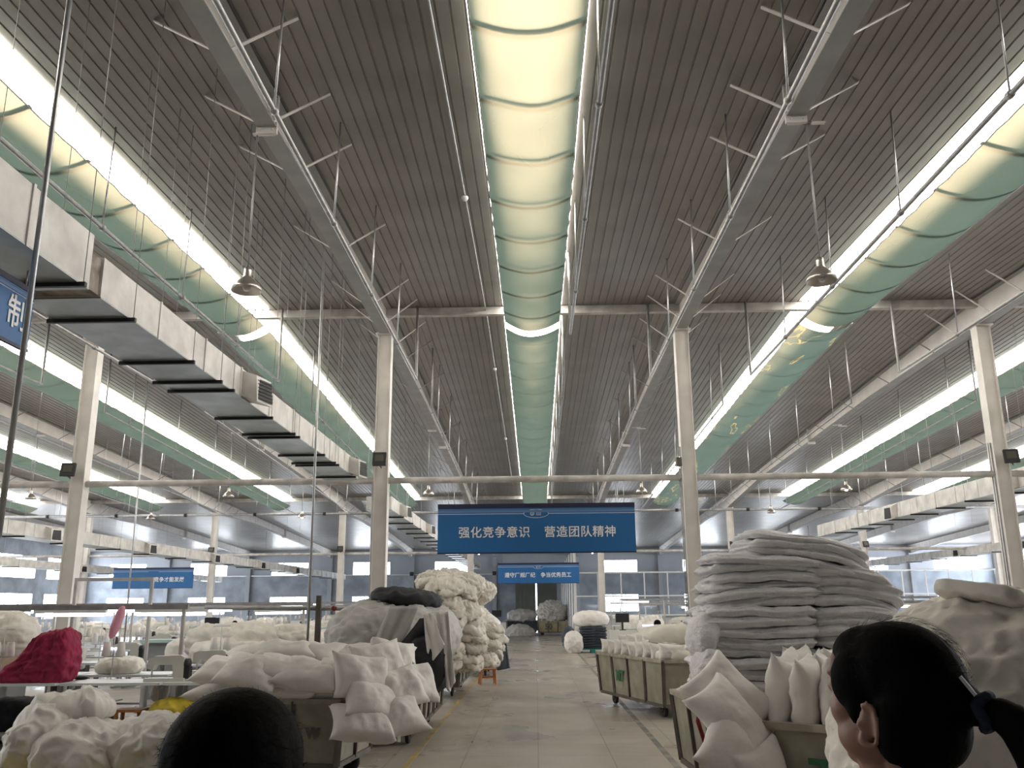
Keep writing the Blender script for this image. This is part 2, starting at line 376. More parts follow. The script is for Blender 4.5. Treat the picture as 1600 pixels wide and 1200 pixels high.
# passage wall and glazed partition on the right
pw = struct(MB().box((1.80, 53.6, 2.1), (.10, 23.8, 4.2)).build('wall_inner', M_lowwall))
q = MB()
for k in range(8): q.box((1.735, 42.6 + k * 3.1, 2.1), (.05, .08, 4.2))
for z in (1.1, 2.9): q.box((1.74, 53.6, z), (.04, 23.6, .06))
q.build('wall_batten', M_pipe, pw)
gp = MB(); g = MB()
x = 1.78; n = 0
while x < XW:
    gp.box((x, 41.85, 1.55), (.05, .06, 3.1)); x += 1.07
for z in (3.06, 2.0, 1.1): gp.box(((XW + 1.78) / 2, 41.85, z), (XW - 1.78, .07, .06))
part_ = struct(MB().box(((XW + 1.78) / 2, 41.85, .53), (XW - 1.78, .08, 1.06)).build('wall_partition', M_lowwall))
gp.build('partition_frame', M_alu, part_)
g.add([(1.78, 41.85, 1.1), (XW, 41.85, 1.1), (XW, 41.85, 3.06), (1.78, 41.85, 3.06)], [(0, 1, 2, 3)]).build('glazing', M_glass, part_)
MB().box(((XW + 1.78) / 2, 41.6, 1.15), (XW - 1.78, .4, .05)).build('sill_shelf', M_table, part_)

# ---------------------------------------------------------------- steel frame
def lerp(t, pts):
    for (a, va), (b, vb) in zip(pts[:-1], pts[1:]):
        if t <= b: return va + (vb - va) * (t - a) / (b - a)
    return pts[-1][1]
DEP = [(Y0, .66), (-1, .40), (11, .40), (YA, .56), (23, .42), (35, .42), (YB, .68), (47, .44), (60, .44), (YC, .62)]
def botz(y): return roofz(y) - lerp(y, DEP)
FX = [-27, -21, -15, -9, -3, 3, 9, 15, 21, 27]
def place_word(x, left='left', right='right'):
    k = int((abs(x) - 3) // 6); s = left if x < 0 else right
    return ('nearest the aisle' if k == 0 else ordn(k) + ' out from the aisle' if k else '', s)
def beam(x0):
    k = int((abs(x0) - 3) // 6); side = 'left' if x0 < 0 else 'right'
    lab = 'long white tapered steel roof beam on the %s side, %s from the aisle' % (side, ordn(k))
    t = empty('roof_beam', lab, 'beam', (x0, YA, 0), 0, 'steel roof beams running the length of the hall')
    ys = [Y0, -4, -1, 3, 7, 11, 14, YA, 20, 23, 29, 35, 38, YB, 44, 47, 53, 60, 63, YC - .05]; L = [(y - YA) for y in ys]
    w = MB(); bf = MB(); tf = MB()
    for a, b in zip(ys[:-1], ys[1:]):
        za, zb, ta, tb = botz(a), botz(b), roofz(a) - .03, roofz(b) - .03; a -= YA; b -= YA
        for s in (-.006, .006): w.add([(s, a, za), (s, b, zb), (s, b, tb), (s, a, ta)], [(0, 1, 2, 3)])
        for m, z0, z1 in ((bf, za, zb), (tf, ta, tb)):
            vs = [(sx * .11, yy, zz + dz) for yy, zz in ((a, z0), (b, z1)) for sx in (-1, 1) for dz in (0, .014)]
            m.add(vs, [(0, 1, 3, 2), (4, 6, 7, 5), (0, 4, 5, 1), (2, 3, 7, 6), (0, 2, 6, 4), (1, 5, 7, 3)])
    w.build('web', M_web, t); bf.build('bottom_flange', M_flange_shaded, t); tf.build('top_flange', M_flange_shaded, t)
    for y in (9.0, 28.5, 53.0):
        s = MB(); h = lerp(y, DEP)
        for dy in (-.012, .012): s.box((0, y - YA + dy, roofz(y) - h / 2 - .03), (.24, .018, h + .1))
        for i in range(4):
            for sx in (-.07, .07): s.tube([(sx, y - YA - .04, roofz(y) - .1 - i * h * .28), (sx, y - YA + .04, roofz(y) - .1 - i * h * .28)], .012, 6)
        s.build('splice_plate', M_beam, t)
    bys = []
    for c in (YA, YB):
        for d in (.7, 1.9, 4.5, 7.1, 9.7, 12.1):
            for s in (-1, 1): bys.append(c + s * d)
    for y in (8.9, 6.2, 3.6, 1.0, 58, 61, 63.5): bys.append(y)
    for y in sorted(set(bys)):
        if not (1 < y < 64) or (abs(x0) > 16 and (y < 15 or y > 50)): continue
        if y > YB + 4 and abs(x0) > 10: continue
        b = MB()
        for s in (-1, 1): b.bar((s * .08, y - YA, botz(y) + .01), (s * .72, y - YA + .05, roofz(y) - .01), .045, .012)
        b.build('fly_brace', M_beam if y < YA + 1 else M_pipe, t)
    return t
for x0 in FX: beam(x0)
def column(x0, yr, row, zt):
    k = int((abs(x0) - 3) // 6); side = 'left' if x0 < 0 else 'right'
    t = empty('steel_column', 'white H-section steel column in the %s row, %s from the aisle on the %s' % (row, ordn(k), side), 'column', (x0, yr, 0), 0, 'steel columns of the hall')
    h = zt; m = MB()
    m.box((0, 0, h / 2), (.27, .010, h))
    for s in (-1, 1): m.box((s * .13, 0, h / 2), (.014, .25, h))
    m.box((0, -.06, h / 2), (.245, .01, h)); m.build('shaft', M_col, t)
    c = MB().box((0, 0, h - .01), (.36, .34, .03))
    for sx in (-.14, .14):
        for sy in (-.12, .12): c.tube([(sx, sy, h - .05), (sx, sy, h + .05)], .013, 6)
    c.build('cap_plate', M_beam, t)
    MB().box((0, 0, .012), (.4, .4, .024)).build('base_plate', M_frame, t)
    return t
cols = {}
for x0 in FX:
    cols[x0, 'A'] = column(x0, YA, 'near', botz(YA))
    if abs(x0) < 28: cols[x0, 'B'] = column(x0, YB, 'far', botz(YB))
# conduits strapped to the near columns
for x0 in (-3, 3, 9):
    m = MB()
    for k, dx in enumerate((-.155, -.175)): m.tube([(dx if x0 < 0 else dx, -.05 + .04 * k, 1.2), (dx, -.05 + .04 * k, 4.6)], .012, 6)
    m.build('conduit', M_pipe, cols[x0, 'A'])
def bar_between(x0, x1, y, z, r, name, label, m=M_pipel, group=None):
    t = tag(MB().tube([(x0 - (x0 + x1) / 2, 0, 0), (x1 - (x0 + x1) / 2, 0, 0)], r, 10).build(name, m, None, ((x0 + x1) / 2, y, z)), label, 'bar', group); return t
for row, y in (('near', YA), ('far', YB)):
    for a, b in zip(FX[:-1], FX[1:]):
        c = (a + b) / 2; w = 'over the aisle' if c == 0 else 'over the %s bay %s of the aisle' % (ordn(int(abs(c) // 6) - 1), 'left' if c < 0 else 'right')
        bar_between(a + .14, b - .14, y, 4.0, .065, 'crossbar', 'grey crossbar between %s columns %s' % (row, w), group='crossbars between the columns')
for i, (y, d) in enumerate(((YA, .05), (YB, .05))):
    m = MB(); m.box((0, 0, 0), (XW * 2 - .2, .14, .16)); struct(m.build('trim_%d' % (3 + i), M_pipel, None, (0, y, roofz(y) - .09)))

# green shade cloths hung beneath the skylights
def cloth(c, y0, y1, seed, m, label):
    w = .555; ny = int((y1 - y0) / .125)
    def fn(u, v):
        s = u * 2 - 1; y = y0 + (y1 - y0) * v; sc = 1 - .028 * abs(math.sin(PI * y / .52)) - .02 * noise.noise(Vector((y * .3, seed, 0)))
        z = roofz(y) - .38 - .15 * (1 - s * s) + .018 * noise.noise(Vector((s * 1.5, y * 1.1, seed))) - .012 * abs(math.sin(PI * y / .52)) * abs(s) ** 4
        z -= .05 * (1 - s * s) * max(0, 1 - abs(v * (y1 - y0)) / .6) + .06 * (1 - s * s) * max(0, 1 - (1 - v) * (y1 - y0) / .5)
        return (c + s * w * sc, y, z)
    o = MB().grid(fn, 12, ny).build('shade_cloth', m)
    for u in (0, 1): MB().tube([fn(u, j / ny) for j in range(0, ny + 1, 2)], .008, 5).build('edge_rope', M_galv, o)
    y = y0 + .7
    while y < y1 - .3:
        MB().grid(lambda u, v: tuple(Vector(fn(u, (y - y0 + (v - .5) * (.085 if y0 < YA else .035)) / (y1 - y0))) + Vector((0, 0, .035))), 10, 1).build('support_hoop', M_beam, o); y += 1.3
    tag(o, label, 'shade cloth', 'green shade cloths under the skylights')
for c in BAYS:
    if abs(c) > 24: continue
    k = int(abs(c) // 6); w = 'over the aisle' if c == 0 else 'in the %s bay %s of the aisle' % (ordn(k - 1), 'left' if c < 0 else 'right')
    cloth(c, YS - .3, YA - .22, c + 1, M_cloth, 'sagging green shade cloth under the near skylight ' + w)
    cloth(c, YA + .18, YB - .1, c + 2, M_clothst if c == 6 else M_cloth, ('stained ' if c == 6 else '') + 'green shade cloth under the far skylight ' + w)

# thin service pipes with hanger rods
def service_pipe(x, y0, y1, zf, r, label, step=2.9):
    t = empty('service_pipe', label, 'pipe', (x, y0, 0), 0, 'thin grey pipes hung from the ceiling'); n = max(2, int((y1 - y0) / 3))
    pts = [(0, 0, roofz(y0) - .02)] if y0 > 0 else []
    pts += [(0, (y1 - y0) * i / n, zf(y0 + (y1 - y0) * i / n)) for i in range(n + 1)]
    if y1 < YA + .1: pts.append((0, y1 - y0, roofz(y1) - .02))
    MB().tube(pts, r, 8).build('pipe_run', M_pipe, t)
    y = y0 + (1.3 if y0 > 0 else .9); i = 0
    while y < y1 - .4:
        MB().tube([(.0, y - y0, zf(y)), (.03, y - y0, roofz(y) - .01)], .011, 6).build('hanger_rod', M_galv, t)
        MB().tube([(0, y - y0 - .03, zf(y)), (0, y - y0 + .03, zf(y))], r * 1.5, 8).build('coupling', M_pipe, t); y += step
for x in (-15.6, -12.8, -9.9, -7.6, -5.1, -2.33, .63, 2.33, 4.3, 7.2, 10.0, 12.9, 15.8):
    s = 'left' if x < 0 else 'right'; xs = [v for v in (-15.6, -12.8, -9.9, -7.6, -5.1, -2.33, .63, 2.33, 4.3, 7.2, 10.0, 12.9, 15.8) if (v < 0) == (x < 0)]
    k = sorted(xs, key=abs).index(x)
    service_pipe(x, -6.0, 14.1 if x == .63 else 17.0, lambda y: 6.0, .026 if x != .63 else .024, 'thin grey pipe on hanger rods in the near roof, %s %s of the aisle centre' % (ordn(k), s), 2.45)
    service_pipe(x, 19.7 if x != .63 else 17.6, 36.4, lambda y: roofz(y) - 1.45, .02, 'thin grey pipe on hanger rods in the far roof, %s %s of the aisle centre' % (ordn(k), s))
t = empty('sprinkler_main', 'long dark sprinkler main crossing the whole hall before the far columns', 'pipe', (0, 36.5, 5.35))
MB().tube([(-32.8, 0, 0), (32.8, 0, 0)], .05, 10).build('pipe_run', M_pipe, t)
for i in range(-10, 11): MB().tube([(i * 2.9 - .06, 0, 0), (i * 2.9 + .06, 0, 0)], .07, 10).build('coupling', M_dark, t); MB().tube([(i * 2.9 + .5, 0, 0), (i * 2.9 + .5, 0, roofz(36.5) - 5.36)], .01, 6).build('hanger_rod', M_galv, t)
# cable with little white detectors left of the central cloth
tag(MB().tube([(-.95, y, roofz(y) - .035) for y in range(-6, 42, 4)], .012, 6).build('ceiling_cable', M_galv), 'thin grey cable run along the ceiling just left of the central cloth', 'cable')
for i, (y, w) in enumerate(((11.7, 'nearest'), (21.2, 'middle'), (29.0, 'farthest'))):
    tag(MB().lathe([(.0, -.075), (.035, -.07), (.05, -.04), (.05, -.015), (.03, 0), (.0, 0)], n=14).build('ceiling_detector', M_white, None, (-.95, y, roofz(y) - .045)), 'small round white detector on the ceiling cable, the %s of three' % w, 'detector', 'detectors along the cable')

# ---------------------------------------------------------------- ducts
def duct(x0, x1, z0, z1, y0, y1, brackets, outlets, label, name='air_duct', side=1):
    t = empty(name, label, 'duct', ((x0 + x1) / 2, y0, z0)); w = x1 - x0; h = z1 - z0; L = y1 - y0
    n = max(4, int(L / .35)); m = MB()
    def ring(y):
        j = .006 * noise.noise(Vector((y * 2.1, x0, 0)))
        return [(-w / 2 - j, y, .004), (-w / 2 - j, y, h + j), (w / 2 + j, y, h + j), (w / 2 + j, y, .004)]
    vs = [v for i in range(n + 1) for v in ring(L * i / n)]; fs = []
    for i in range(n):
        for a in range(3): fs.append((i * 4 + a, i * 4 + a + 1, i * 4 + a + 5, i * 4 + a + 4))
    fs += [(0, 1, 2, 3), tuple(n * 4 + k for k in (3, 2, 1, 0))]
    m.add(vs, fs); m.build('wrapped_sides', M_duct, t)
    MB().box((0, L / 2, 0), (w + .01, L, .012)).build('underside', M_ductb, t)
    s = MB(); y = 1.1
    while y < L: s.box((side * w / 2 + side * .006, y, h / 2), (.012, .03, h + .02)); y += 1.15
    s.build('seam_strip', M_duct, t)
    for y in brackets:
        y -= y0; b = MB().box((0, y, -.02), (w + .12, .035, .035)); b.build('support_angle', M_dark, t)
        r = MB()
        for sx in (-1, 1): r.tube([(sx * (w / 2 + .04), y, -.03), (sx * (w / 2 + .04), y, roofz(y + y0) - z0 - .01)], .0035, 5)
        r.build('hanger_rod', M_pipe, t)
    for y in outlets:
        y -= y0; o = MB(); q = .22
        o.add([(side * w / 2, y - .2, .02), (side * w / 2, y + .2, .02), (side * w / 2, y + .2, h - .02), (side * w / 2, y - .2, h - .02),
               (side * (w / 2 + .2), y - .23, -.06), (side * (w / 2 + .28), y + .12, -.06), (side * (w / 2 + .25), y + .12, h * .75), (side * (w / 2 + .18), y - .23, h * .75)],
              [(0, 1, 5, 4), (1, 2, 6, 5), (2, 3, 7, 6), (3, 0, 4, 7), (4, 5, 6, 7)])
        ou = o.build('outlet_box', M_duct, t)
        g = MB(); A = Vector((side * (w / 2 + .205), y - .20, -.03)); B = Vector((side * (w / 2 + .285), y + .1, -.03)); up_ = Vector((-side * .02, 0, h * .75 - .0))
        g.add([A, B, B + up_, A + up_], [(0, 1, 2, 3)]); 
        for k in range(6):
            c0 = A + up_ * (k + .5) / 6; c1 = B + up_ * (k + .5) / 6; g.bar(c0, c1, .02, .006)
        g.build('louvre', M_dark, ou)
    return t
d1 = duct(-4.07, -3.43, 4.0, 4.34, 6.55, 17.0, (7.06, 8.4, 9.2, 9.6, 11.1, 12.2, 12.45, 14.0, 14.8, 15.05, 16.5), (10.2, 16.35), 'white wrapped air duct on the left, running from the near end to the first column')
MB().box((0, -.12, .17), (.60, .26, .30)).build('flexible_joint', M_brown, d1)
duct(-4.12, -3.40, 3.98, 4.42, -6, 6.3, (6.15, 4.6, 3.2, 1.8), (), 'thicker end of white air duct overhead at the left edge, before the brown joint')
duct(-4.30, -3.66, 4.0, 4.34, 22.5, 60, [24.3 + i * 1.9 for i in range(18)], (24.2, 30, 36, 42, 48), 'white wrapped air duct continuing beyond the near left column')
duct(-13.35, -12.7, 3.38, 3.72, 12, 60, [14 + i * 2.6 for i in range(17)], (17.5, 23, 29, 35, 41, 47), 'low white air duct at mid left running to the far wall')
duct(-21.6, -21, 3.3, 3.62, 20, 60, [24 + i * 4 for i in range(9)], (27, 34, 41), 'low white air duct farthest to the left')
duct(10.5, 11.15, 4.0, 4.42, 15.5, 33.5, [17 + i * 1.6 for i in range(10)], (19.6, 26.2), 'cream wrapped air duct at mid right beyond the near column', side=-1)
duct(19.6, 20.3, 3.7, 4.05, 22, 58, [24 + i * 3 for i in range(11)], (30, 36, 42), 'pale air duct farthest to the right', side=-1)

# ---------------------------------------------------------------- hanging signs
def text_mesh(body, size, bold=.0, sx=1., extr=.002, spacing=1.):
    cu = bpy.data.curves.new('txt', 'FONT'); cu.body = body; cu.size = size; cu.offset = bold; cu.extrude = extr
    cu.align_x = 'CENTER'; cu.align_y = 'CENTER'; cu.space_character = spacing; cu.resolution_u = 3
    o = bpy.data.objects.new('txt', cu); COL.objects.link(o); bpy.context.view_layer.update()
    me = bpy.data.meshes.new_from_object(o.evaluated_get(bpy.context.evaluated_depsgraph_get())); bpy.data.objects.remove(o); me.materials.clear(); return me
def emblem(parent, x, z, s):
    m = MB(); n = 40
    def ringp(rx, rz, w, cx, cz):
        vs = [(cx + (rx + d) * math.cos(2 * PI * k / n), -.012, cz + (rz + d) * math.sin(2 * PI * k / n)) for k in range(n) for d in (-w, w)]
        m.add(vs, [(2 * k, 2 * k + 1, (2 * k + 3) % (2 * n), (2 * k + 2) % (2 * n)) for k in range(n)])
    ringp(.25 * s, .085 * s, .004 * s, x, z); ringp(.035 * s, .035 * s, .005 * s, x - .08 * s, z)
    m.box((x - .08 * s, -.012, z), (.01 * s, .004, .05 * s))
    for k, (dx, w) in enumerate(((.02, .02), (.055, .02), (.09, .02))):
        for dz in (.015, -.01): m.box((x + dx * s, -.012, z + dz * s), (w * s, .004, .006 * s))
        m.box((x + dx * s - w * s / 2, -.012, z + .002 * s), (.005 * s, .004, .03 * s))
    m.box((x + .05 * s, -.012, z - .028 * s), (.1 * s, .004, .006 * s))
    m.build('emblem', M_white, parent)
def banner(name, label, loc, rz, w, h, body, tsize, tx, tz, wires, spacing=1.0):
    t = empty(name, label, 'banner', loc, rz, 'blue slogan banners')
    MB().box((0, 0, -h / 2), (w, .02, h)).build('cloth_panel', M_blue, t)
    e = MB(); e.box((0, -.003, -h * .045), (w + .002, .024, h * .09)); e.box((0, -.003, -h + .012), (w + .002, .024, .024)); e.build('dark_border', M_navy, t)
    e = MB(); e.box((0, -.002, -h * .155), (w, .022, h * .05)); e.box((0, -.002, -h * .115), (w, .022, h * .012)); e.build('light_stripe', M_band, t)
    e = MB(); s = h * 1.0
    for a, b in ((-w / 2, -.25 * s), (.25 * s, w / 2)): e.box(((a + b) / 2, -.012, -h * .205), (b - a, .004, h * .008))
    e.build('thin_line', M_white, t)
    if tx is not None: emblem(t, 0, -h * .205, s)
    for i, (bt, bx) in enumerate(body):
        me = text_mesh(bt, tsize, .0022 * tsize / .2, spacing=spacing); o = put('lettering', me, M_white, t, (bx, -.014, tz), (PI / 2, 0, 0))
    r = MB()
    for x in wires: r.tube([(x, 0, 0), (x, 0, 3.97 - loc[2] if loc[1] > 7 else .14)], .006, 5)
    r.build('hanging_wire', M_galv, t); return t
b1 = banner('slogan_banner', 'large blue slogan banner with twelve white characters hanging over the aisle', (0.02, 17.16, 3.52), R(0), 3.80, .95, [('强化竞争意识', -.81), ('营造团队精神', .84)], .225, 0, -.56, (-1.7, 1.7), 1.06)
b2 = banner('slogan_banner', 'smaller looking blue slogan banner farther down the aisle below the first', (.12, 41.36, 3.51), 0, 3.72, .93, [('遵守厂规厂纪', -.85), ('争当优秀员工', .80)], .235, 0, -.56, (-1.6, 1.6), 1.0)
b3 = banner('slogan_banner', 'blue slogan banner far back on the left side between distant columns', (-17.7, 41.36, 3.45), 0, 3.76, .95, [('竞争才能发展', .75)], .235, None, -.56, (-1.6, 1.6), 1.0)
b4 = banner('slogan_banner', 'deep blue hanging sign cut off at the left picture edge', (-3.64, 5.0, 3.86), R(90), 2.0, .47, [('制', .82)], .25, None, -.25, (-.9, .9), 1.0)

# ---------------------------------------------------------------- pendant lamps, floodlights
lamp0 = empty('pendant_lamp', 'x', 'lamp', (0, 0, 0))
MB().tube([(0, 0, .12), (0, 0, 1)], .011, 6).build('stem', M_pipe, lamp0)
MB().lathe([(.0, .15), (.03, .15), (.045, .11), (.045, .04), (.06, .02), (.115, -.03), (.16, -.09), (.168, -.13), (.155, -.125), (.105, -.035), (.05, .0), (.0, .0)], n=28).build('reflector', M_lampm, lamp0)
MB().lathe([(0, -.13), (.03, -.125), (.045, -.09), (.03, -.04), (.02, 0)], n=14).build('bulb', M_white, lamp0)
litb = MB().lathe([(0, -.15), (.035, -.14), (.055, -.1), (.035, -.04), (.02, 0)], n=14).mesh('bulb'); litb.materials.append(E_bulb)
first = True
for y in (9.15, 26.2, 34.7, 50.0):
    for x in (-15, -9, -3, 3, 9, 15):
        if y < 10 and abs(x) > 3: continue
        zt = botz(y); z = zt - (1.83 if y < 30 else 1.3); dx = -.16 if x < 0 else .16
        if y < 10: z = 5.13
        row = {9.15: 'nearest row', 26.2: 'second row', 34.7: 'third row', 50.0: 'farthest row'}[y]
        k = int((abs(x) - 3) // 6); s = 'left' if x < 0 else 'right'
        lit = (x, y) in ((9, 26.2), (15, 26.2), (-9, 34.7), (3, 50.0), (-3, 50.0), (15, 34.7))
        lab = '%s bell-shaped pendant lamp in the %s, %s out on the %s' % ('lit' if lit else 'unlit metal', row, ordn(k), s)
        if first: o = lamp0; o.location = (x + dx, y, z); o['label'] = lab; o['group'] = 'pendant lamps under the beams'; first = False
        else: o = dup(lamp0, (x + dx, y, z), 0, lab)
        for ch in o.children:
            if ch.name.startswith('stem'): ch.scale = (1, 1, 1); ch.data = MB().tube([(0, 0, .12), (0, 0, zt - z)], .011 if y < 10 else .014, 6).mesh('stem'); ch.data.materials.append(M_pipe)
            if ch.name.startswith('bulb') and lit: ch.data = litb
        MB().box((-dx / 2, 0, zt - z), (abs(dx) + .1, .05, .02)).build('bracket', M_beam, o)
fl0 = empty('floodlight', 'x', 'floodlight', (0, 0, 0))
m = MB(); m.box((0, 0, 0), (.26, .07, .26)); m.box((0, .05, 0), (.2, .05, .2)); m.build('housing', M_dark, fl0)
MB().box((.0, -.038, .01), (.17, .006, .14)).build('lens', mat('floodlight_glass', (.09, .09, .075), .15), fl0)
m = MB(); m.box((0, .09, -.02), (.04, .1, .05)); m.tube([(0, .04, -.12), (.03, .1, -.15), (.0, .14, -.05)], .008, 5); m.build('bracket', M_dark, fl0)
fls = [(-3, YA - .3, 4.38, .0, 'near'), (-9.12, YA - .27, 4.25, .15, 'near'), (9.1, YA - .27, 4.3, -.3, 'near'), (-3.0, YB - .3, 4.25, 0, 'far'), (-9, YB - .3, 4.2, 0, 'far'), (-15, YB - .3, 4.2, 0, 'far'),
       (3, YB - .3, 4.3, 0, 'far'), (9, YB - .3, 4.25, 0, 'far'), (15, YB - .3, 4.2, 0, 'far'), (-3, YC - .4, 3.9, 0, 'end wall'), (-9, YC - .4, 3.9, 0, 'end wall')]
for i, (x, y, z, a, row) in enumerate(fls):
    k = int((abs(round(x / 3) * 3) - 3) // 6); lab = 'square black floodlight on the %s column, %s from the aisle on the %s' % (row, ordn(k), 'left' if x < 0 else 'right')
    if i == 0: fl0.location = (x, y, z); fl0.rotation_euler = (R(-12), 0, a); fl0['label'] = lab; fl0['group'] = 'floodlights on the columns'
    else: dup(fl0, (x, y, z), (R(-12), 0, a), lab)
tag(MB().box((0, 0, 0), (.1, .18, .16)).build('wall_fan_box', M_frame, None, (2.815, YA - .02, 4.3)), 'small brown junction box fixed to the near right column', 'junction box')
m = MB().box((0, 0, 0), (.09, .22, .08)).box((-.03, -.1, .0), (.05, .05, .05)); tag(m.build('camera_box', M_white, None, (3.185, YA - .05, 3.55)), 'small white security camera on the near right column', 'camera')
# long drop conduits down to the benches
for (x, y, zt, zb, r, w) in ((-3.16, 12.6, botz(12.6), .78, .018, 'from the near left beam down to the bench post'), (-9.3, 20.5, botz(20.5), .0, .02, 'from the second left beam down to the benches'), (-3.12, 3.9, 4.0, .78, .02, 'at the left edge beside the duct')):
    if y > 5: tag(MB().tube([(0, 0, 0), (-.03, 0, zt - zb)], r, 8).build('drop_conduit', M_galv, None, (x, y, zb)), 'slim grey conduit hanging ' + w, 'conduit')
tag(MB().tube([(0, 0, 0), (.0, 0, botz(5.0) - 2.0)], .018, 8).build('drop_conduit', M_galv, None, (-3.05, 5.0, 2.0)), 'slim grey conduit hanging from the beam at the left edge before the blue sign', 'conduit')

# ---------------------------------------------------------------- carts
def cart(label, loc, rz, L=2.4, Wd=1.15, z0=.20, z1=.76, posts=4, wposts=3, mark=None, handle=True, mcol=None):
    t = empty('board_sided_cart', label, 'cart', (loc[0], loc[1], 0), rz); tp = .94
    b = MB(); hx, hy = L / 2, Wd / 2
    c0 = [(-hx * tp, -hy * tp, z0), (hx * tp, -hy * tp, z0), (hx * tp, hy * tp, z0), (-hx * tp, hy * tp, z0)]; c1 = [(-hx, -hy, z1), (hx, -hy, z1), (hx, hy, z1), (-hx, hy, z1)]
    i0 = [(x * .97, y * .95, z + .03) for x, y, z in c0]; i1 = [(x * .97, y * .95, z) for x, y, z in c1]
    b.add(c0 + c1 + i0 + i1, [(0, 1, 5, 4), (1, 2, 6, 5), (2, 3, 7, 6), (3, 0, 4, 7), (3, 2, 1, 0), (8, 12, 13, 9), (9, 13, 14, 10), (10, 14, 15, 11), (11, 15, 12, 8), (8, 9, 10, 11), (4, 5, 13, 12), (5, 6, 14, 13), (6, 7, 15, 14), (7, 4, 12, 15)])
    b.build('side_boards', mcol or M_canvas, t)
    r = MB()
    for i in range(4): r.bar(c1[i], c1[(i + 1) % 4], .055, .045)
    r.build('rim', M_rim, t)
    f = MB()
    for i in range(4):
        f.bar(c0[i], c0[(i + 1) % 4], .045, .045); n = posts if i % 2 == 0 else wposts
        for k in range(n):
            u = k / (n - 1) if n > 1 else 0
            a = Vector(c0[i]).lerp(Vector(c0[(i + 1) % 4]), u); d = Vector(c1[i]).lerp(Vector(c1[(i + 1) % 4]), u); nn = Vector((a.x if i % 2 else 0, 0 if i % 2 else a.y, 0)).normalized() * .012
            f.bar(a + nn, d + nn, .036, .036)
    f.build('steel_frame', M_frame, t)
    for sx, sy in ((-1, -1), (1, -1), (-1, 1), (1, 1)):
        x, y = sx * hx * .72, sy * hy * .72; w = MB()
        Mx = Matrix.Rotation(PI / 2, 3, 'X')
        w.lathe([(.03, -.025), (.085, -.025), (.095, -.015), (.095, .015), (.085, .025), (.03, .025), (.03, -.025)], (0, 0, 0), 18, Mx)
        for k in range(5): w.bar((0, 0, 0), (.085 * math.cos(k * 2 * PI / 5), 0, .085 * math.sin(k * 2 * PI / 5)), .018, .03)
        wh = w.build('wheel', M_rubber, t, (x, y, .096))
        MB().box((-.0, -.035, .05), (.03, .006, .13)).box((0, .035, .05), (.03, .006, .13)).box((0, 0, .11), (.08, .08, .012)).build('fork', M_frame, wh)
    if handle:
        h = MB(); h.tube([(hx, -hy * .6, z1 - .1), (hx + .12, -hy * .6, z1 - .05), (hx + .12, hy * .6, z1 - .05), (hx, hy * .6, z1 - .1)], .014, 7); h.build('push_handle', M_frame, t)
    if mark:
        txt, mx, side, m, sz = mark
        me = text_mesh(txt, sz, .012, extr=.001)
        if side == 'long': put('painted_mark', me, m, t, (mx, -hy * .975 - .022, (z0 + z1) / 2), (PI / 2 + .03, 0, 0))
        else: put('painted_mark', me, m, t, (-hx * .975 - .022, mx, (z0 + z1) / 2), (PI / 2, 0, -PI / 2))
    return t
PIL = [pillow(.66, .46, .21, s).mesh('pillow') for s in range(5)]
for me in PIL: me.materials.append(M_pillow)
def pil(i, loc, rot, label, group, sc=(1, 1, 1)): return tag(put('pillow', PIL[i % 5], None, None, loc, rot, sc), label, 'pillow', group)

# left front cart with pillows
cart('board-sided cart at front left under the spilling pillows', (-2.42, 9.16), R(-6), 1.36, 1.12, mark=('W', .42, 'long', M_frame, .11), handle=False)
G = 'white pillows heaped in the left front cart'
k = 0
for i in range(5): pil(i, (-2.98 + i * .33, 8.72 + .03 * (i % 2), .83), (R(rnd.uniform(-6, 6)), R(rnd.uniform(-5, 5)), R(rnd.uniform(-8, 8))), 'flattened white pillow lowest on the left cart rim, %s from the left' % ordn(i), G, (1.0, 1, .8))
for i, (x, y, z) in enumerate([(-2.93, 8.75, 1.0), (-2.66, 8.62, 1.02), (-2.38, 8.66, 1.02), (-2.10, 8.58, 1.0), (-1.86, 8.62, .99)]):
    pil(i + 1, (x, y, z), (R(28 + rnd.uniform(-5, 5)), R(8), R(-14 + rnd.uniform(-8, 8))), 'plump white pillow along the front of the left cart, %s from the left' % ordn(i), G)
for i, (x, y, z) in enumerate([(-2.8, 9.2, 1.13), (-2.5, 9.15, 1.17), (-2.2, 9.2, 1.14), (-1.85, 9.25, 1.12), (-1.55, 9.3, 1.1)]):
    pil(i + 3, (x, y, z), (R(14 + rnd.uniform(-5, 5)), R(rnd.uniform(-8, 8)), R(rnd.uniform(-25, 25))), 'white pillow in the back layer of the left cart, %s from the left' % ordn(i), G)
spill = [(-1.62, 8.50, .98, 70, 8, 42), (-1.50, 8.78, 1.07, 72, -6, 48), (-1.40, 9.12, 1.08, 66, 10, 55), (-1.50, 8.42, .78, 52, 14, 38), (-1.32, 8.72, .85, 58, -10, 46), (-1.22, 9.05, .88, 60, 4, 52), (-1.56, 8.30, .60, 35, 6, 20), (-1.30, 8.5, .62, 40, -8, 34)]
sn = ['upper left', 'upper middle', 'topmost right', 'middle left', 'central', 'far right with pointed corner', 'lowest left', 'lowest right with hanging tag']
for i, (x, y, z, a, b, c) in enumerate(spill): pil(i, (x, y, z), (R(a), R(b), R(c)), 'white pillow bulging over the aisle end of the left cart, %s' % sn[i], G, (.9, .95, 1.1))
tag(MB().grid(lambda u, v: (u * .03 - .015, .004 * math.sin(v * 5), -v * .1), 1, 5).build('cloth_tag', M_white, None, (-1.24, 8.38, .53)), 'tiny white tag hanging from the lowest right pillow of the left cart', 'tag')

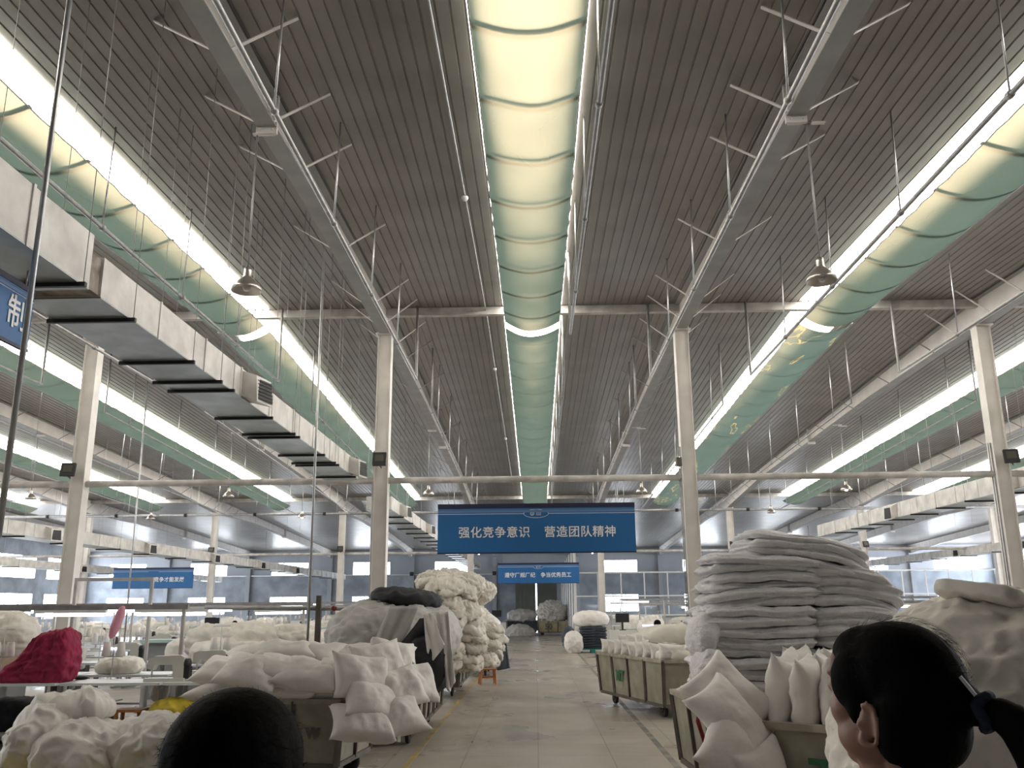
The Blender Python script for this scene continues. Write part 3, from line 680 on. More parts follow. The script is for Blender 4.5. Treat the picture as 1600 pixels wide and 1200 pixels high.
# second left cart, big covered sack
cart('board-sided cart carrying the huge grey covered sack', (-2.02, 12.35), R(90), 2.8, 1.25, .2, .72, posts=6, handle=False)
def sackfn(w, q):
    s = 1 - .25 * max(0, -q.z); w.x *= s; return w
o = blob(.84, 1.25, .52, 2.6, 48, .05, 2.6, 3, True, fn=sackfn, cr=.5).build('covered_sack', M_greysack, None, (-1.93, 12.5, 1.16)); tag(o, 'huge rounded grey cloth covered bundle on the second left cart', 'sack')
o = blob(.44, .5, .10, 2.4, 18, .06, 4, 5, True).build('dark_cloth', M_black, None, (-1.75, 12.2, 1.70), (0, R(6), R(10))); tag(o, 'crumpled black cloth lying on top of the grey bundle', 'cloth')
def hang(name, m, x0, x1, z0, z1, w0, w1, y, t, label, cat, seed=0, point=0., amp=.03):
    """cloth hanging from (x0,z0) to (x1,z1), width w0 at the top and w1 at the foot"""
    def fn(u, v):
        w = w0 + (w1 - w0) * v; f = amp * math.sin(u * 11 + seed + v * 2.2) * v ** .5 + .03 * noise.noise(Vector((u * 3, v * 3, seed)))
        zz = z0 + (z1 - z0) * v * (1 - point * abs(u - .35) * v)
        return (x0 + (x1 - x0) * v + (u - .5) * w, y + f - .10 * v, zz)
    return tag(thick(MB().grid(fn, 28, 20).build(name, m), t), label, cat)
def thick(o, t):
    md = o.modifiers.new('thickness', 'SOLIDIFY'); md.thickness = t; return o
hang('black_jacket', M_black, -1.33, -1.45, 1.46, .80, .16, .90, 11.10, .02, 'black garment draped over the near end of the grey bundle', 'garment', 1, .25, .045)
hang('grey_cover_flap', M_greysack, -1.62, -1.92, 1.60, .84, .34, .36, 11.16, .02, 'pleated grey cover flap falling left of the black garment', 'cloth', 2, .1, .04)
hang('white_cloth_strip', M_pillow, -1.30, -1.19, 1.52, .98, .12, .22, 10.96, .01, 'pointed white cloth strip hanging over the black garment', 'cloth', 4, .5, .012)
hang('pale_cloth_tail', M_bag, -1.14, -1.02, 1.54, .62, .16, .10, 11.02, .012, 'thin pale cloth tail hanging right of the black garment', 'cloth', 6, .2, .02)
tag(MB().box((0, 0, 0), (.05, .006, .08)).build('paper_label', M_white, None, (-1.72, 10.94, .88), (0, R(15), 0)), 'small white paper label on the black garment', 'label')
pil(2, (-1.55, 11.02, .76), (R(8), 0, R(5)), 'single beige pillow on the front corner of the second left cart', None, (.95, .9, .9))
# black underlay of the bundle corner
o = blob(.24, .28, .33, 2.6, 16, .05, 4, 9, True).build('black_cloth', M_black, None, (-1.32, 11.15, .92)); tag(o, 'bunched black cloth under the white strip on the second left cart', 'cloth')

# third left cart with a mountain of crumpled white covers
cart('board-sided cart half hidden under the mountain of white covers', (-1.98, 18.0), R(90), 2.6, 1.15, .2, .62, posts=4, handle=False)
o = blob(.62, 1.05, .66, 2.6, 30, .08, 2.6, 12, True).build('cloth_pile', M_cream, None, (-1.6, 17.6, 1.10)); tag(o, 'large inner bundle under the crumpled covers of the tall left pile', 'cloth pile')
BUN = [blob(.25, .20, .055, 2.2, 16, .045, 8, 20 + s, True, .7, fn=lambda w, q: Vector((w.x, w.y, w.z - .10 * q.x * q.x)), cr=.75).mesh('cover') for s in range(5)]
for me in BUN: me.materials.append(M_cream)
tiers = 13
for r_i in range(tiers):
    z = .60 + r_i * .115; f = r_i / (tiers - 1); n = 7
    for k in range(n):
        a = -PI * .80 + k / (n - 1) * PI * 1.0
        rx = .62 + .10 * math.sin(f * 5) - .12 * (f > .8); ry = .95
        x = -1.62 + rx * math.cos(a) * (1.0 if f < .5 else .92) + rnd.uniform(-.04, .04); y = 17.5 + ry * math.sin(a) + rnd.uniform(-.05, .05)
        if a > -.9 and f > .62: x -= .12
        tag(put('folded_cover', BUN[(r_i + k) % 5], None, None, (x, y, z + rnd.uniform(-.02, .02)), (rnd.uniform(-.3, .3), R(-18 if f < .5 else 22) * math.cos(a) + rnd.uniform(-.25, .25), a + rnd.uniform(-.5, .5))),
            'crumpled cover in the tall left pile, %s layer up, %s from the left' % (ordn(r_i), ordn(k)), 'cover', 'crumpled covers in the tall left pile')
for i, (x, y, z, s) in enumerate([(-1.95, 17.2, 2.05, .9), (-1.3, 17.0, 1.98, 1.0), (-1.1, 17.3, 1.86, .9), (-1.65, 17.5, 2.08, .9)]):
    o = blob(.3 * s, .3 * s, .17 * s, 2.2, 28, .07, 4, 40 + i, True, .3, cr=.6).build('bunched_cover', M_cream, None, (x, y, z), (0, R(rnd.uniform(-15, 15)), rnd.uniform(0, 3))); tag(o, 'puffed white cover crowning the tall left pile, %s from the left' % ordn([0, 2, 3, 1][i]), 'cover', 'puffed covers on top of the left pile')
# fourth cart behind it
cart('board-sided cart farthest along the left of the aisle', (-1.55, 22.6), R(90), 2.0, .9, .2, .6, handle=False)
o = blob(.55, .8, .42, 2.4, 26, .06, 3, 31, True, .4).build('white_quilt_heap', M_pillow, None, (-1.45, 22.2, .98)); tag(o, 'heap of bright white quilts on the farthest left cart', 'quilt heap')
hang('slate_cloth', M_slate, -.92, -.84, .95, .14, .36, .42, 21.7, .04, 'dark slate cloth hanging from the farthest left cart towards the aisle', 'cloth', 3, .1, .03)
def stool(label, loc, rz, h=.45, w=.33, m=M_wood):
    t = empty('wooden_stool', label, 'stool', loc, rz)
    MB().box((0, 0, h - .015), (w, w * .8, .03)).build('seat', m, t)
    for sx in (-1, 1):
        for sy in (-1, 1): MB().bar((sx * w * .46, sy * w * .36, 0), (sx * w * .4, sy * w * .3, h - .02), .035, .035).build('leg', m, t)
    s = MB()
    for sy in (-1, 1): s.box((0, sy * w * .33, h * .45), (w * .84, .02, .03))
    for sx in (-1, 1): s.box((sx * w * .43, 0, h * .6), (.02, w * .66, .03))
    s.build('stretcher', m, t); return t
stool('small reddish wooden stool beside the tall left pile', (-1.05, 19.6, 0), .2, .32, .36)
stool('orange wooden stool under the left sewing bench', (-4.83, 11.0, 0), .05)

# ---------------------------------------------------------------- right side carts
def quilt(a, b, T, seed, droop=.0, lay=2):
    def fn(w, q):
        e = max(abs(q.x), abs(q.y)) ** 6; g = math.cos(PI * lay * (q.z * .5 + .5)) ** 2 if abs(q.z) < .99 else 1
        k = 1 - .055 * e * (1 - g) - .02 * e * noise.noise(Vector((q.x * 3, q.y * 3, seed + q.z * 2)))
        w.x *= k + .012 * e * noise.noise(Vector((q.z * 3 + seed, q.y * 2, 0))); w.y *= k
        w.z -= droop * max(0, q.x) ** 2 + .016 * math.sin(q.x * 3.3 + seed) * (1 - .5 * abs(q.y)); w.z += .010 * math.sin(q.y * 4 + seed * 2) + .012 * noise.noise(Vector((w.x * 5, w.y * 5, seed)))
        w.x += .035 * noise.noise(Vector((q.y * 2.4, seed, 0))); return w
    return blob(a / 2, b / 2, T / 2, 5, 30, .014, 7, seed, False, .8, fn).mesh('quilt')
cart('board-sided cart loaded with beige pillows on the right of the aisle', (1.98, 14.86), R(287), 2.66, 1.15, .18, .80, posts=5, mark=('MT', -.33, 'long', M_green, .22), handle=False)
# that cart's long visible side faces the aisle: mark mirrored on the aisle side
G = 'beige pillows in the right middle cart'
u = Vector((-.296, .955)); v = Vector((.955, .296)); base = Vector((1.98, 14.86))
for r_i, (off, z, sc) in enumerate(((-.36, .90, (.6, .62, .85)), (-.08, .98, (.6, .66, .85)))):
    for k in range(9 if r_i == 0 else 6):
        p = base + v * off + u * (-1.15 + k * (.29 if r_i == 0 else .34) + (.5 if r_i else 0)); pil(k + r_i, (p.x, p.y, z), (R(78 + rnd.uniform(-8, 8)), R(rnd.uniform(-8, 8)), R(107 + 72 + rnd.uniform(-10, 10))),
            'beige pillow in the %s row of the right middle cart, %s from near end' % (('front', 'second')[r_i], ordn(k)), G, sc)
o = blob(.34, .75, .22, 2.4, 22, .03, 3, 51, True).build('plump_sack', M_cream, None, (2.1, 15.1, 1.04), (0, 0, R(17))); tag(o, 'plump beige sack lying over the right middle cart', 'sack')
o = blob(.30, .62, .16, 2.3, 18, .03, 3, 52, True).build('plump_sack', M_cream, None, (2.35, 14.3, 1.12), (0, R(12), R(75))); tag(o, 'pointed beige sack leaning on top of the right middle cart', 'sack')
o = blob(.4, .35, .1, 2.3, 18, .06, 6, 53, True).build('crumpled_cloth', M_cream, None, (2.2, 13.9, .86)); tag(o, 'crumpled cream cloth at the near end of the right middle cart', 'cloth')

cart('brown board-sided cart carrying the big stack of white quilts', (2.30, 8.32), R(4), 1.95, 1.3, .2, .80, handle=True)
G = 'folded white quilts in the tall right stack'
QL = [quilt(1.0, .95, .088, s) for s in range(4)]; QR = [quilt(.86, .95, .088, s + 10, .10) for s in range(4)]; QT = [quilt(1.05, .9, .072, s + 20, .14) for s in range(3)]; QU = [quilt(1.0, .9, .076, s + 30, .04) for s in range(3)]
for me in QL + QR + QT + QU: me.materials.append(M_quilt)
for i in range(9):
    tag(put('folded_quilt', QL[i % 4], None, None, (1.86 + rnd.uniform(-.05, .05), 8.1 + rnd.uniform(-.03, .03), .87 + i * .083), (0, R(rnd.uniform(-1.5, 1.5)), R(rnd.uniform(-4, 4)))), 'folded white quilt in the left column of the right stack, %s from the bottom' % ordn(i), 'quilt', G)
for i in range(6):
    tag(put('folded_quilt', QU[i % 3], None, None, (1.90 + .02 * i + rnd.uniform(-.03, .03), 8.1 + rnd.uniform(-.03, .03), 1.61 + i * .072), (0, R(-7 + 1.5 * i), R(rnd.uniform(-5, 5)))), 'tilted white quilt above the left column of the right stack, %s from the bottom' % ordn(i), 'quilt', G)
for i in range(13):
    tag(put('folded_quilt', QR[i % 4], None, None, (2.77 + rnd.uniform(-.05, .05) - .01 * i, 8.15 + rnd.uniform(-.03, .03), .87 + i * .083), (0, R(rnd.uniform(-1, 2) + max(0, i - 6) * .6), R(rnd.uniform(-5, 5)))), 'folded white quilt in the right column of the right stack, %s from the bottom' % ordn(i), 'quilt', G)
for i in range(4):
    tag(put('folded_quilt', QT[i % 3], None, None, (2.30 + .02 * i, 8.12, 1.96 + i * .058), (0, R(5), R(3 * i - 4))), 'white quilt drooping over the top of the right stack, %s from the bottom' % ordn(i), 'quilt', G)
for i, (x, y, z) in enumerate([(1.42, 7.85, 1.35), (1.42, 7.75, 1.08)]):
    o = blob(.10, .25, .17, 2.2, 16, .05, 5, 60 + i, True).build('quilt_corner_bunch', M_quilt, None, (x, y, z), (0, R(14), 0)); tag(o, '%s bunched white quilt end bulging from the left of the right stack' % ('upper', 'lower')[i], 'quilt', 'bunched quilt ends')
m = MB(); m.tube([(1.28, 7.58, .98), (1.31, 7.55, .85), (1.27, 7.5, .7), (1.33, 7.52, .5)], .018, 7); m.tube([(1.28, 7.58, .98), (1.36, 7.6, .9), (1.30, 7.56, .8)], .02, 7)
tag(m.build('red_strap', M_red), 'dark red strap knotted at the left corner of the quilt cart', 'strap')

rim_a = Vector((.79, -.61)); rim_b = Vector((.61, .79)); c0 = Vector((1.52, 6.5))
cc = c0 + rim_a * .55 + rim_b * .5
cart('front right board-sided cart with green painted marks and upright pillows', (cc.x, cc.y), math.atan2(rim_a.y, rim_a.x), 1.1, 1.0, .2, .80, mark=('干', -.12, 'long', M_green, .22), posts=3, handle=False, mcol=M_canvas)
G = 'white pillows in the front right cart'
ang = math.atan2(rim_a.y, rim_a.x)
fr = [(.08, .05, .97, 80, 10), (.27, .0, .98, 78, -4), (.46, .02, .97, 82, 5), (.66, .0, .97, 80, 0)]
for i, (a, b, z, t1, t2) in enumerate(fr):
    p = c0 + rim_a * a + rim_b * (b + .22); pil(i, (p.x, p.y, z - .0), (R(90), R(90 + t2), ang + R(92 + 5 * i)), 'white pillow standing in the front row of the front right cart, %s from the left' % ordn(i), G, (.82, .9, 1.0))
for i in range(5):
    p = c0 + rim_a * (.0 + i * .24) + rim_b * .55; pil(i + 2, (p.x, p.y, .98), (R(90), R(90 + rnd.uniform(-8, 8)), ang + R(94 + rnd.uniform(-10, 14))), 'white pillow standing in the middle row of the front right cart, %s from the left' % ordn(i), G, (.88, .9, .95))
for i in range(4):
    p = c0 + rim_a * (-.05 + i * .28) + rim_b * .88; pil(i + 1, (p.x, p.y, 1.0), (R(90), R(90 + rnd.uniform(-8, 8)), ang + R(94 + rnd.uniform(-10, 14))), 'white pillow standing in the back row of the front right cart, %s from the left' % ordn(i), G, (.88, .88, .95))
for i, (x, y, z, a, b, c, w) in enumerate([(1.36, 6.66, .95, 58, 42, -28, 'topmost tipping left'), (1.32, 6.44, .83, 35, 48, -20, 'middle leaning forward'), (1.32, 6.30, .60, 62, 40, 12, 'lowest hanging with pointed corners'), (1.5, 6.3, .42, 75, 75, 20, 'long one sliding down beside the cart')]):
    pil(i + 2, (x, y, z), (R(a), R(b), R(c)), 'white pillow spilling from the front right cart, %s' % w, G, (.92, .98, 1.05))

# big soft bag behind the woman
def bagfn(w, q):
    w.z += .05 * q.y; w.x += -.10 * max(0, q.z) * (1 if q.x < 0 else -.3) * -1; return w
o = blob(.92, .62, .84, 2.7, 60, .06, 2.2, 71, True, .15, bagfn, flat=-.80, cr=.5).build('quilt_bag', M_cream, None, (2.52, 4.95, .765)); tag(o, 'huge soft cream quilt bundle behind the woman on the right', 'bundle')
o = blob(.24, .22, .045, 6, 24, .02, 4, 72).build('folded_quilt', M_cream, None, (2.40, 4.85, 1.60), (R(8), R(18), R(38))); tag(o, 'flat folded cream quilt tilted on top of the huge bundle', 'quilt')
tag(thick(MB().grid(lambda u, v: (.01 * math.sin(v * 4) + u * .03, -.02 - .05 * v, -.15 * v), 2, 10).build('yellow_band', mat('pale_yellow_edging', (.55, .46, .16), .8), None, (1.80, 4.44, 1.49), (R(-8), 0, 0)), .006), 'yellow edging band across the top left of the huge bundle', 'band')
o = blob(.30, .22, .13, 2.2, 20, .05, 5, 73, True).build('orange_bag', M_orange, None, (5.70, 10.9, 1.55)); tag(MB().box((0, 0, .72), (.9, .6, 1.44)).build('grey_cabinet', M_leg, None, (5.7, 10.9, 0)), 'tall grey cabinet under the orange bundle behind the huge bundle', 'cabinet'); 
tag(o, 'small orange bundle on the cabinet at the right edge', 'bag')

# pallet and goods right of the aisle farther on
pt = empty('plastic_pallet', 'teal plastic pallet under the dark folded stack', 'pallet', (1.95, 32.4, 0))
MB().box((0, 0, .12), (1.1, 1.0, .03)).build('deck', M_teal, pt)
m = MB()
for x in (-.45, 0, .45): m.box((x, 0, .05), (.14, .95, .1))
m.build('runner', M_teal, pt)
SL = [quilt(.9, .8, .045, 80 + s).copy() for s in range(2)]
for me in SL: me.materials.append(M_slate)
for i in range(17): tag(put('folded_cloth', SL[i % 2], None, None, (1.98 + rnd.uniform(-.02, .02), 32.4, .165 + i * .0425), (0, 0, R(rnd.uniform(-2, 2)))), 'dark grey folded cloth on the teal pallet, %s from the bottom' % ordn(i), 'cloth', 'dark folded cloths on the pallet')
o = blob(.60, .45, .26, 2.4, 22, .05, 2.5, 85, True, .3).build('white_quilt', M_pillow, None, (1.92, 32.4, 1.12)); tag(o, 'rounded white quilt thrown over the dark stack on the pallet', 'quilt')
o = blob(.28, .3, .36, 2.2, 20, .07, 4, 86, True, flat=-.34).build('white_bag', M_pillow, None, (1.28, 31.9, .34)); tag(o, 'slumped white bag on the floor left of the pallet', 'bag')
o = blob(.22, .22, .42, 2.2, 16, .05, 4, 87, True, flat=-.40).build('dark_bag', M_slate, None, (1.2, 34.6, .40)); tag(o, 'dark bag standing behind the pallet against the passage', 'bag')
cart('small cart marked 50 at the end of the aisle', (.92, 51.5), 0, 1.7, 1.1, .16, .74, mark=('50', -.25, 'long', M_frame, .42), handle=False, mcol=mat('far_cart_board', (.36, .31, .20), .8, var=.2))
o = blob(.74, .55, .50, 2.2, 40, .14, 3.2, 90, True, .3, cr=.6).build('white_bag_heap', M_bag, None, (.90, 51.5, 1.22)); tag(o, 'tall heap of thin white bags on the far cart marked 50', 'bag heap')
cart('dark cart near the far door', (-.85, 56.5), .1, 2.0, 1.1, .16, .72, handle=False, mcol=M_slate)  # boards in dark slate
o = blob(.8, .5, .32, 2.3, 24, .14, 3, 91, True, .3).build('white_bag_heap', M_bag, None, (-.9, 56.4, .98)); tag(o, 'low heap of pale bags on the dark cart near the door', 'bag heap')
o = blob(.75, .45, .42, 2.0, 24, .12, 3, 92, True, .3, flat=-.1).build('grey_bag', M_bag, None, (-.95, 50.6, .10)); tag(o, 'grey white bag slumped on the floor at the end of the aisle', 'bag')

# ---------------------------------------------------------------- sewing benches
bench0 = empty('sewing_bench', 'x', 'bench', (0, 0, 0))
MB().box((0, 0, .745), (1.18, .62, .03)).build('tabletop', M_table, bench0)
for sx in (-1, 1): MB().box((sx * .5, 0, .365), (.05, .05, .73)).box((sx * .5, 0, .02), (.06, .56, .04)).build('leg', M_leg, bench0)
MB().box((0, .1, .10), (.98, .04, .03)).box((-.1, 0, .16), (.36, .26, .02)).build('treadle', M_leg, bench0)
mach0 = empty('sewing_machine', 'x', 'sewing machine', (0, 0, 0))
m = MB(); m.box((0, 0, .02), (.48, .18, .04)); m.build('bed', M_mach, mach0)
m = MB(); m.prism([(.10, .03), (.22, .03), (.22, .27), (.17, .30), (-.14, .29), (-.215, .26), (-.22, .15), (-.15, .13), (-.13, .19), (.08, .19)], -.055, .055); m.tube([(-.18, 0, .15), (-.18, 0, .05)], .012, 8); m.build('arm', M_mach, mach0)
MB().tube([(-.18, -.0, .06), (-.18, 0, .035)], [.006, .003], 6).build('needle', M_galv, mach0)
m = MB(); m.tube([(.22, 0, .2), (.27, 0, .2)], .06, 14); m.box((.25, .0, .10), (.07, .1, .14)); m.build('hand_wheel', M_dark, mach0)
th0 = empty('thread_stand', 'x', 'thread stand', (0, 0, 0))
MB().tube([(0, 0, 0), (0, 0, .62)], .007, 6).tube([(-.12, 0, .6), (.12, 0, .6)], .006, 6).tube([(-.12, 0, .27), (.12, 0, .27)], .008, 6).build('rod', M_galv, th0)
cone = MB().lathe([(0, .0), (.055, .0), (.04, .17), (.0, .17)], n=16).mesh('cone'); cone.materials.append(M_pillow)
for sx in (-1, 1): put('thread_cone', cone, None, th0, (sx * .09, 0, .275))
lt0 = empty('tube_lamp', 'x', 'fluorescent lamp', (0, 0, 0))
MB().box((0, 0, .045), (1.02, .07, .04)).build('housing', M_white, lt0)
MB().tube([(-.48, 0, 0), (.48, 0, 0)], .022, 10).build('tube', E_tube, lt0)
heap = [blob(.42, .26, .16, 2.3, 18, .07, 4, 100 + s, True, .3, flat=-.14).mesh('cloth_heap') for s in range(4)]
for me in heap: me.materials.append(M_cream)
used = {}
RH = [1.62, 1.66, 1.58, 1.72, 1.62, 1.78, 1.66, 1.84, 1.62, 1.74, 1.6, 1.8, 1.68]
def place(src, loc, rz, label, group, sc=None):
    n = src.name.split('.')[0]
    if n not in used: used[n] = 1; src.location = loc; src.rotation_euler = (0, 0, rz); src['label'] = label; src['group'] = group; return src
    return dup(src, loc, rz, label, group)
rows = [(11.05, -5.0, -1, 3), (15.0, -4.4, -1, 7), (19.4, -4.4, -1, 8), (24.0, -4.3, -1, 9), (29.0, -4.3, -1, 10), (34.0, -4.3, -1, 10), (39.0, -4.3, -1, 11), (46.0, -4.3, -1, 10),
        (19.4, 4.2, 1, 6), (24.0, 4.0, 1, 8), (29.0, 3.9, 1, 8), (34.5, 3.8, 1, 8), (39.0, 3.8, 1, 8)]
for ri, (y, x0, s, n) in enumerate(rows):
    side = 'left' if s < 0 else 'right'; rr = ri if s < 0 else ri - 8
    for k in range(n):
        x = x0 + s * 1.24 * k; w = 'in %s row on the %s, %s from the aisle' % (ordn(rr), side, ordn(k))
        place(bench0, (x, y, 0), 0, 'white topped sewing bench ' + w, 'sewing benches')
        if ri == 0: continue
        r = rnd.random()
        if r < .62: place(mach0, (x + .15, y - .05, .76), 0, 'cream industrial sewing machine ' + w, 'sewing machines on the benches'); 
        if r < .55: place(th0, (x - .42, y + .2, .76), rnd.uniform(-.5, .5), 'thread stand with two cones ' + w, 'thread stands on the benches')
        if r > .45: tag(put('cloth_heap', heap[k % 4], None, None, (x - .15 + rnd.uniform(-.1, .1), y + .28 + (.25 if r < .62 else 0), .90), (0, 0, rnd.uniform(-.6, .6)), (1, 1, rnd.uniform(.8, 1.5))), 'heap of cream cloth on bench ' + w, 'cloth heap', 'cloth heaps on the benches')
        if rnd.random() < .42: place(lt0, (x, y + .32, RH[ri] - .095), 0, 'glowing tube lamp hanging ' + w, 'tube lamps over the benches')
    ln = 1.24 * n; xm = x0 + s * 1.24 * (n - 1) / 2
    t = empty('bench_rail', 'grey overhead rail on posts above the %s bench row on the %s' % (ordn(rr), side), 'rail', (xm, y + .32, 0), 0, 'overhead rails along the bench rows')
    MB().box((0, 0, RH[ri]), (ln, .05, .06)).build('rail', M_pipe, t)
    np_ = max(2, n // 3 + 1)
    for k in range(np_): MB().box((-ln / 2 + ln * k / (np_ - 1) * .98 + .02, 0, RH[ri] / 2), (.04, .04, RH[ri])).build('post', M_pipel, t)
# foreground left bench: second line of tables behind, tall frame, machines and covers
for k in range(3): place(bench0, (-4.2 - 1.24 * k, 12.35, 0), 0, 'white topped bench joined behind the front left bench, %s from the aisle' % ordn(k), 'sewing benches')
place(bench0, (-3.78, 11.05, 0), 0, 'white topped bench at the aisle end of the front left row', 'sewing benches')
place(mach0, (-4.42, 10.95, .76), 0, 'cream industrial sewing machine on the front left bench', 'sewing machines on the benches')
place(mach0, (-4.35, 12.2, .76), 0, 'cream sewing machine behind the front left machine', 'sewing machines on the benches')
for x, y, w in ((-5.25, 11.3, 'beside the pink net'), (-4.35, 12.55, 'behind the front left machine'), (-6.7, 11.4, 'behind the magenta cover')): place(th0, (x, y, .76), 0, 'thread stand with two white cones ' + w, 'thread stands on the benches')
for x, w in ((-6.53, 'left'), (-5.1, 'right')): place(lt0, (x, 12.62, 1.525), 0, 'bright tube lamp over the front left bench, the %s one of two' % w, 'tube lamps over the benches')
def magfn(w, q):
    w.x += .14 * q.z - .14 * max(0, -q.z) * (1 if q.x < 0 else 0); w.x *= 1 - .38 * max(0, q.z + .3); w.z *= 1 + .12 * q.x; return w
o = blob(.34, .19, .30, 7, 40, .035, 4, 110, True, .0, magfn, flat=-.27, cr=.6).build('magenta_cover', M_mag, None, (-5.88, 10.98, 1.03)); tag(o, 'magenta cloth draped over a machine on the front left bench', 'cloth')
o = blob(.18, .12, .045, 2.2, 14, .04, 6, 111, True).build('cover_tail', M_mag, o, (-.33, -.08, -.23))
o = blob(.05, .05, .2, 2.0, 12, .015, 8, 112, True).build('pink_net_bundle', M_pink, None, (-5.22, 11.25, 1.44), (0, R(18), 0)); tag(o, 'pink net bundle standing on a thread stand on the left bench', 'net')
tag(MB().box((0, 0, .1), (.18, .03, .2)).build('white_board', M_white, None, (-6.3, 11.1, .76), (0, 0, R(20))), 'white board standing left of the magenta cover', 'board')
o = blob(.3, .2, .1, 2.2, 18, .05, 5, 113, True, flat=-.09).build('crumpled_cloth', M_cream, None, (-5.6, 12.3, .85)); tag(o, 'crumpled cream cloth on the bench behind the magenta cover', 'cloth')
tag(blob(.09, .04, .02, 2, 8, .01, 9, 114).build('black_scrap', M_black, None, (-5.62, 11.28, .78)), 'small black scrap on the front left bench', 'scrap')
t = empty('hanging_frame', 'pale square frame standing behind the front left bench', 'frame', (-6.6, 14.0, 0))
MB().box((-.6, 0, 1.03), (.045, .045, 2.06)).build('post', M_pipel, t); MB().box((.6, 0, 1.03), (.045, .045, 2.06)).build('post', M_pipel, t); MB().box((0, 0, 2.05), (1.24, .05, .05)).build('top_rail', M_pipel, t)
t = empty('rack_post', 'brown post with red knobs at the aisle end of the left rail', 'post', (-3.03, 12.62, 0))
MB().box((0, 0, .88), (.07, .07, 1.76)).build('upright', M_frame, t); MB().tube([(-1.6, 0, 1.61), (1.1, .1, 1.57)], .03, 8).build('rail', M_pipe, t)
for x in (.22, .42, .58, .75): MB().lathe([(0, -.04), (.04, -.02), (.04, .02), (0, .04)], (0, 0, 0), 10).build('red_knob', M_red, t, (x, -.03, 1.585))
MB().lathe([(0, -.04), (.04, -.02), (.04, .02), (0, .04)], (0, 0, 0), 10).build('red_knob', M_red, t, (.0, -.05, 1.1))
# bagged goods at the left
t_b = blob(.45, .35, .36, 2.4, 26, .05, 4, 120, True, .5).build('cloth_bale', M_cream, None, (-8.35, 14.2, 1.2)); tag(t_b, 'round bale of pleated beige cloth at the left edge', 'bale')
tag(MB().box((0, 0, .2), (.9, .5, .4)).box((0, -.26, .2), (.05, .01, .4)).build('cardboard_box', M_card, None, (-8.3, 13.55, .52)), 'brown cardboard box under the bale at the left edge', 'box')
tag(MB().box((0, 0, .255), (1.1, .6, .51)).build('storage_case', M_leg, None, (-8.3, 13.6, 0)), 'low dark case carrying the cardboard box at the left edge', 'case')
for i, (x, y, z, rx, rz, ro) in enumerate([(-4.95, 14.3, 1.07, .5, .24, 0), (-4.35, 14.2, 1.05, .48, .27, 4), (-3.8, 14.3, 1.04, .4, .24, -3), (-4.6, 13.8, .93, .55, .16, 2)]):
    o = blob(rx, .33, rz, 2.5, 24, .07, 4, 130 + i, True, .5, flat=-rz * .9).build('beige_cloth_pile', M_cream, None, (x, y, z), (0, R(ro), 0)); tag(o, 'beige cloth pile behind the left cart pillows, %s' % ['leftmost', 'middle', 'rightmost', 'lower front'][i], 'cloth pile', 'beige cloth piles')
tag(MB().box((0, 0, .37), (2.2, .8, .74)).build('side_table', M_leg, None, (-4.4, 14.2, .0)), 'grey table under the beige cloth piles', 'table')
# heaps at the front left corner
tag(thick(MB().grid(lambda u, v: ((u - .5) * 1.8, (v - .5) * 1.1, .02 + .015 * noise.noise(Vector((u * 5, v * 5, 3)))), 20, 12).build('yellow_mat', M_yellow, None, (-4.3, 9.1, 0)), .01), 'crumpled yellow sheet on the floor at front left', 'sheet')
for i, (x, y, z, rx, ry, rz, w) in enumerate([(-4.9, 9.35, .32, .30, .4, .31, 'left heap'), (-4.40, 9.15, .24, .42, .40, .24, 'low middle heap'), (-3.80, 9.2, .25, .30, .34, .27, 'right heap'), (-4.72, 9.45, .62, .32, .24, .09, 'top fold')]):
    o = blob(rx, ry, rz, 2.2, 44, .11, 2.1, 140 + i, True, .25, flat=-rz * .95, cr=.30).build('loose_white_bag', M_bag, None, (x, y, z)); tag(o, 'slumped thin white bag on the floor at front left, the %s' % w, 'bag', 'slumped white bags at front left')
o = blob(.26, .2, .1, 2.2, 18, .06, 5, 150, True).build('yellow_cloth', M_yellow, None, (-4.25, 10.9, .44)); tag(o, 'mustard cloth bundled under the front left bench', 'cloth')
tag(MB().box((0, 0, .16), (.5, .4, .33)).build('dark_bin', M_leg, None, (-4.25, 10.95, 0)), 'dark bin under the mustard cloth below the bench', 'bin')
for i_, (bx, w_) in enumerate(((-5.6, 'left of the orange stool'), (-6.5, 'at the left edge'), (-3.6, 'nearest the aisle'))): tag(blob(.34, .22, .26, 3, 18, .05, 4, 160 + i_, True, flat=-.25).build('added_dark_bundle', M_black, None, (bx, 11.45, .27)), 'added dark cloth bundle darkening the space under the front left bench, ' + w_, 'cloth bundle', 'added dark bundles under the bench')  # bundles added to make the space below the bench read dark
tag(blob(.10, .1, .13, 2, 14, .03, 7, 151, True, flat=-.12).build('grey_bag', M_bag, None, (-4.65, 11.35, .62)), 'small grey bag hanging beneath the front left bench', 'bag')
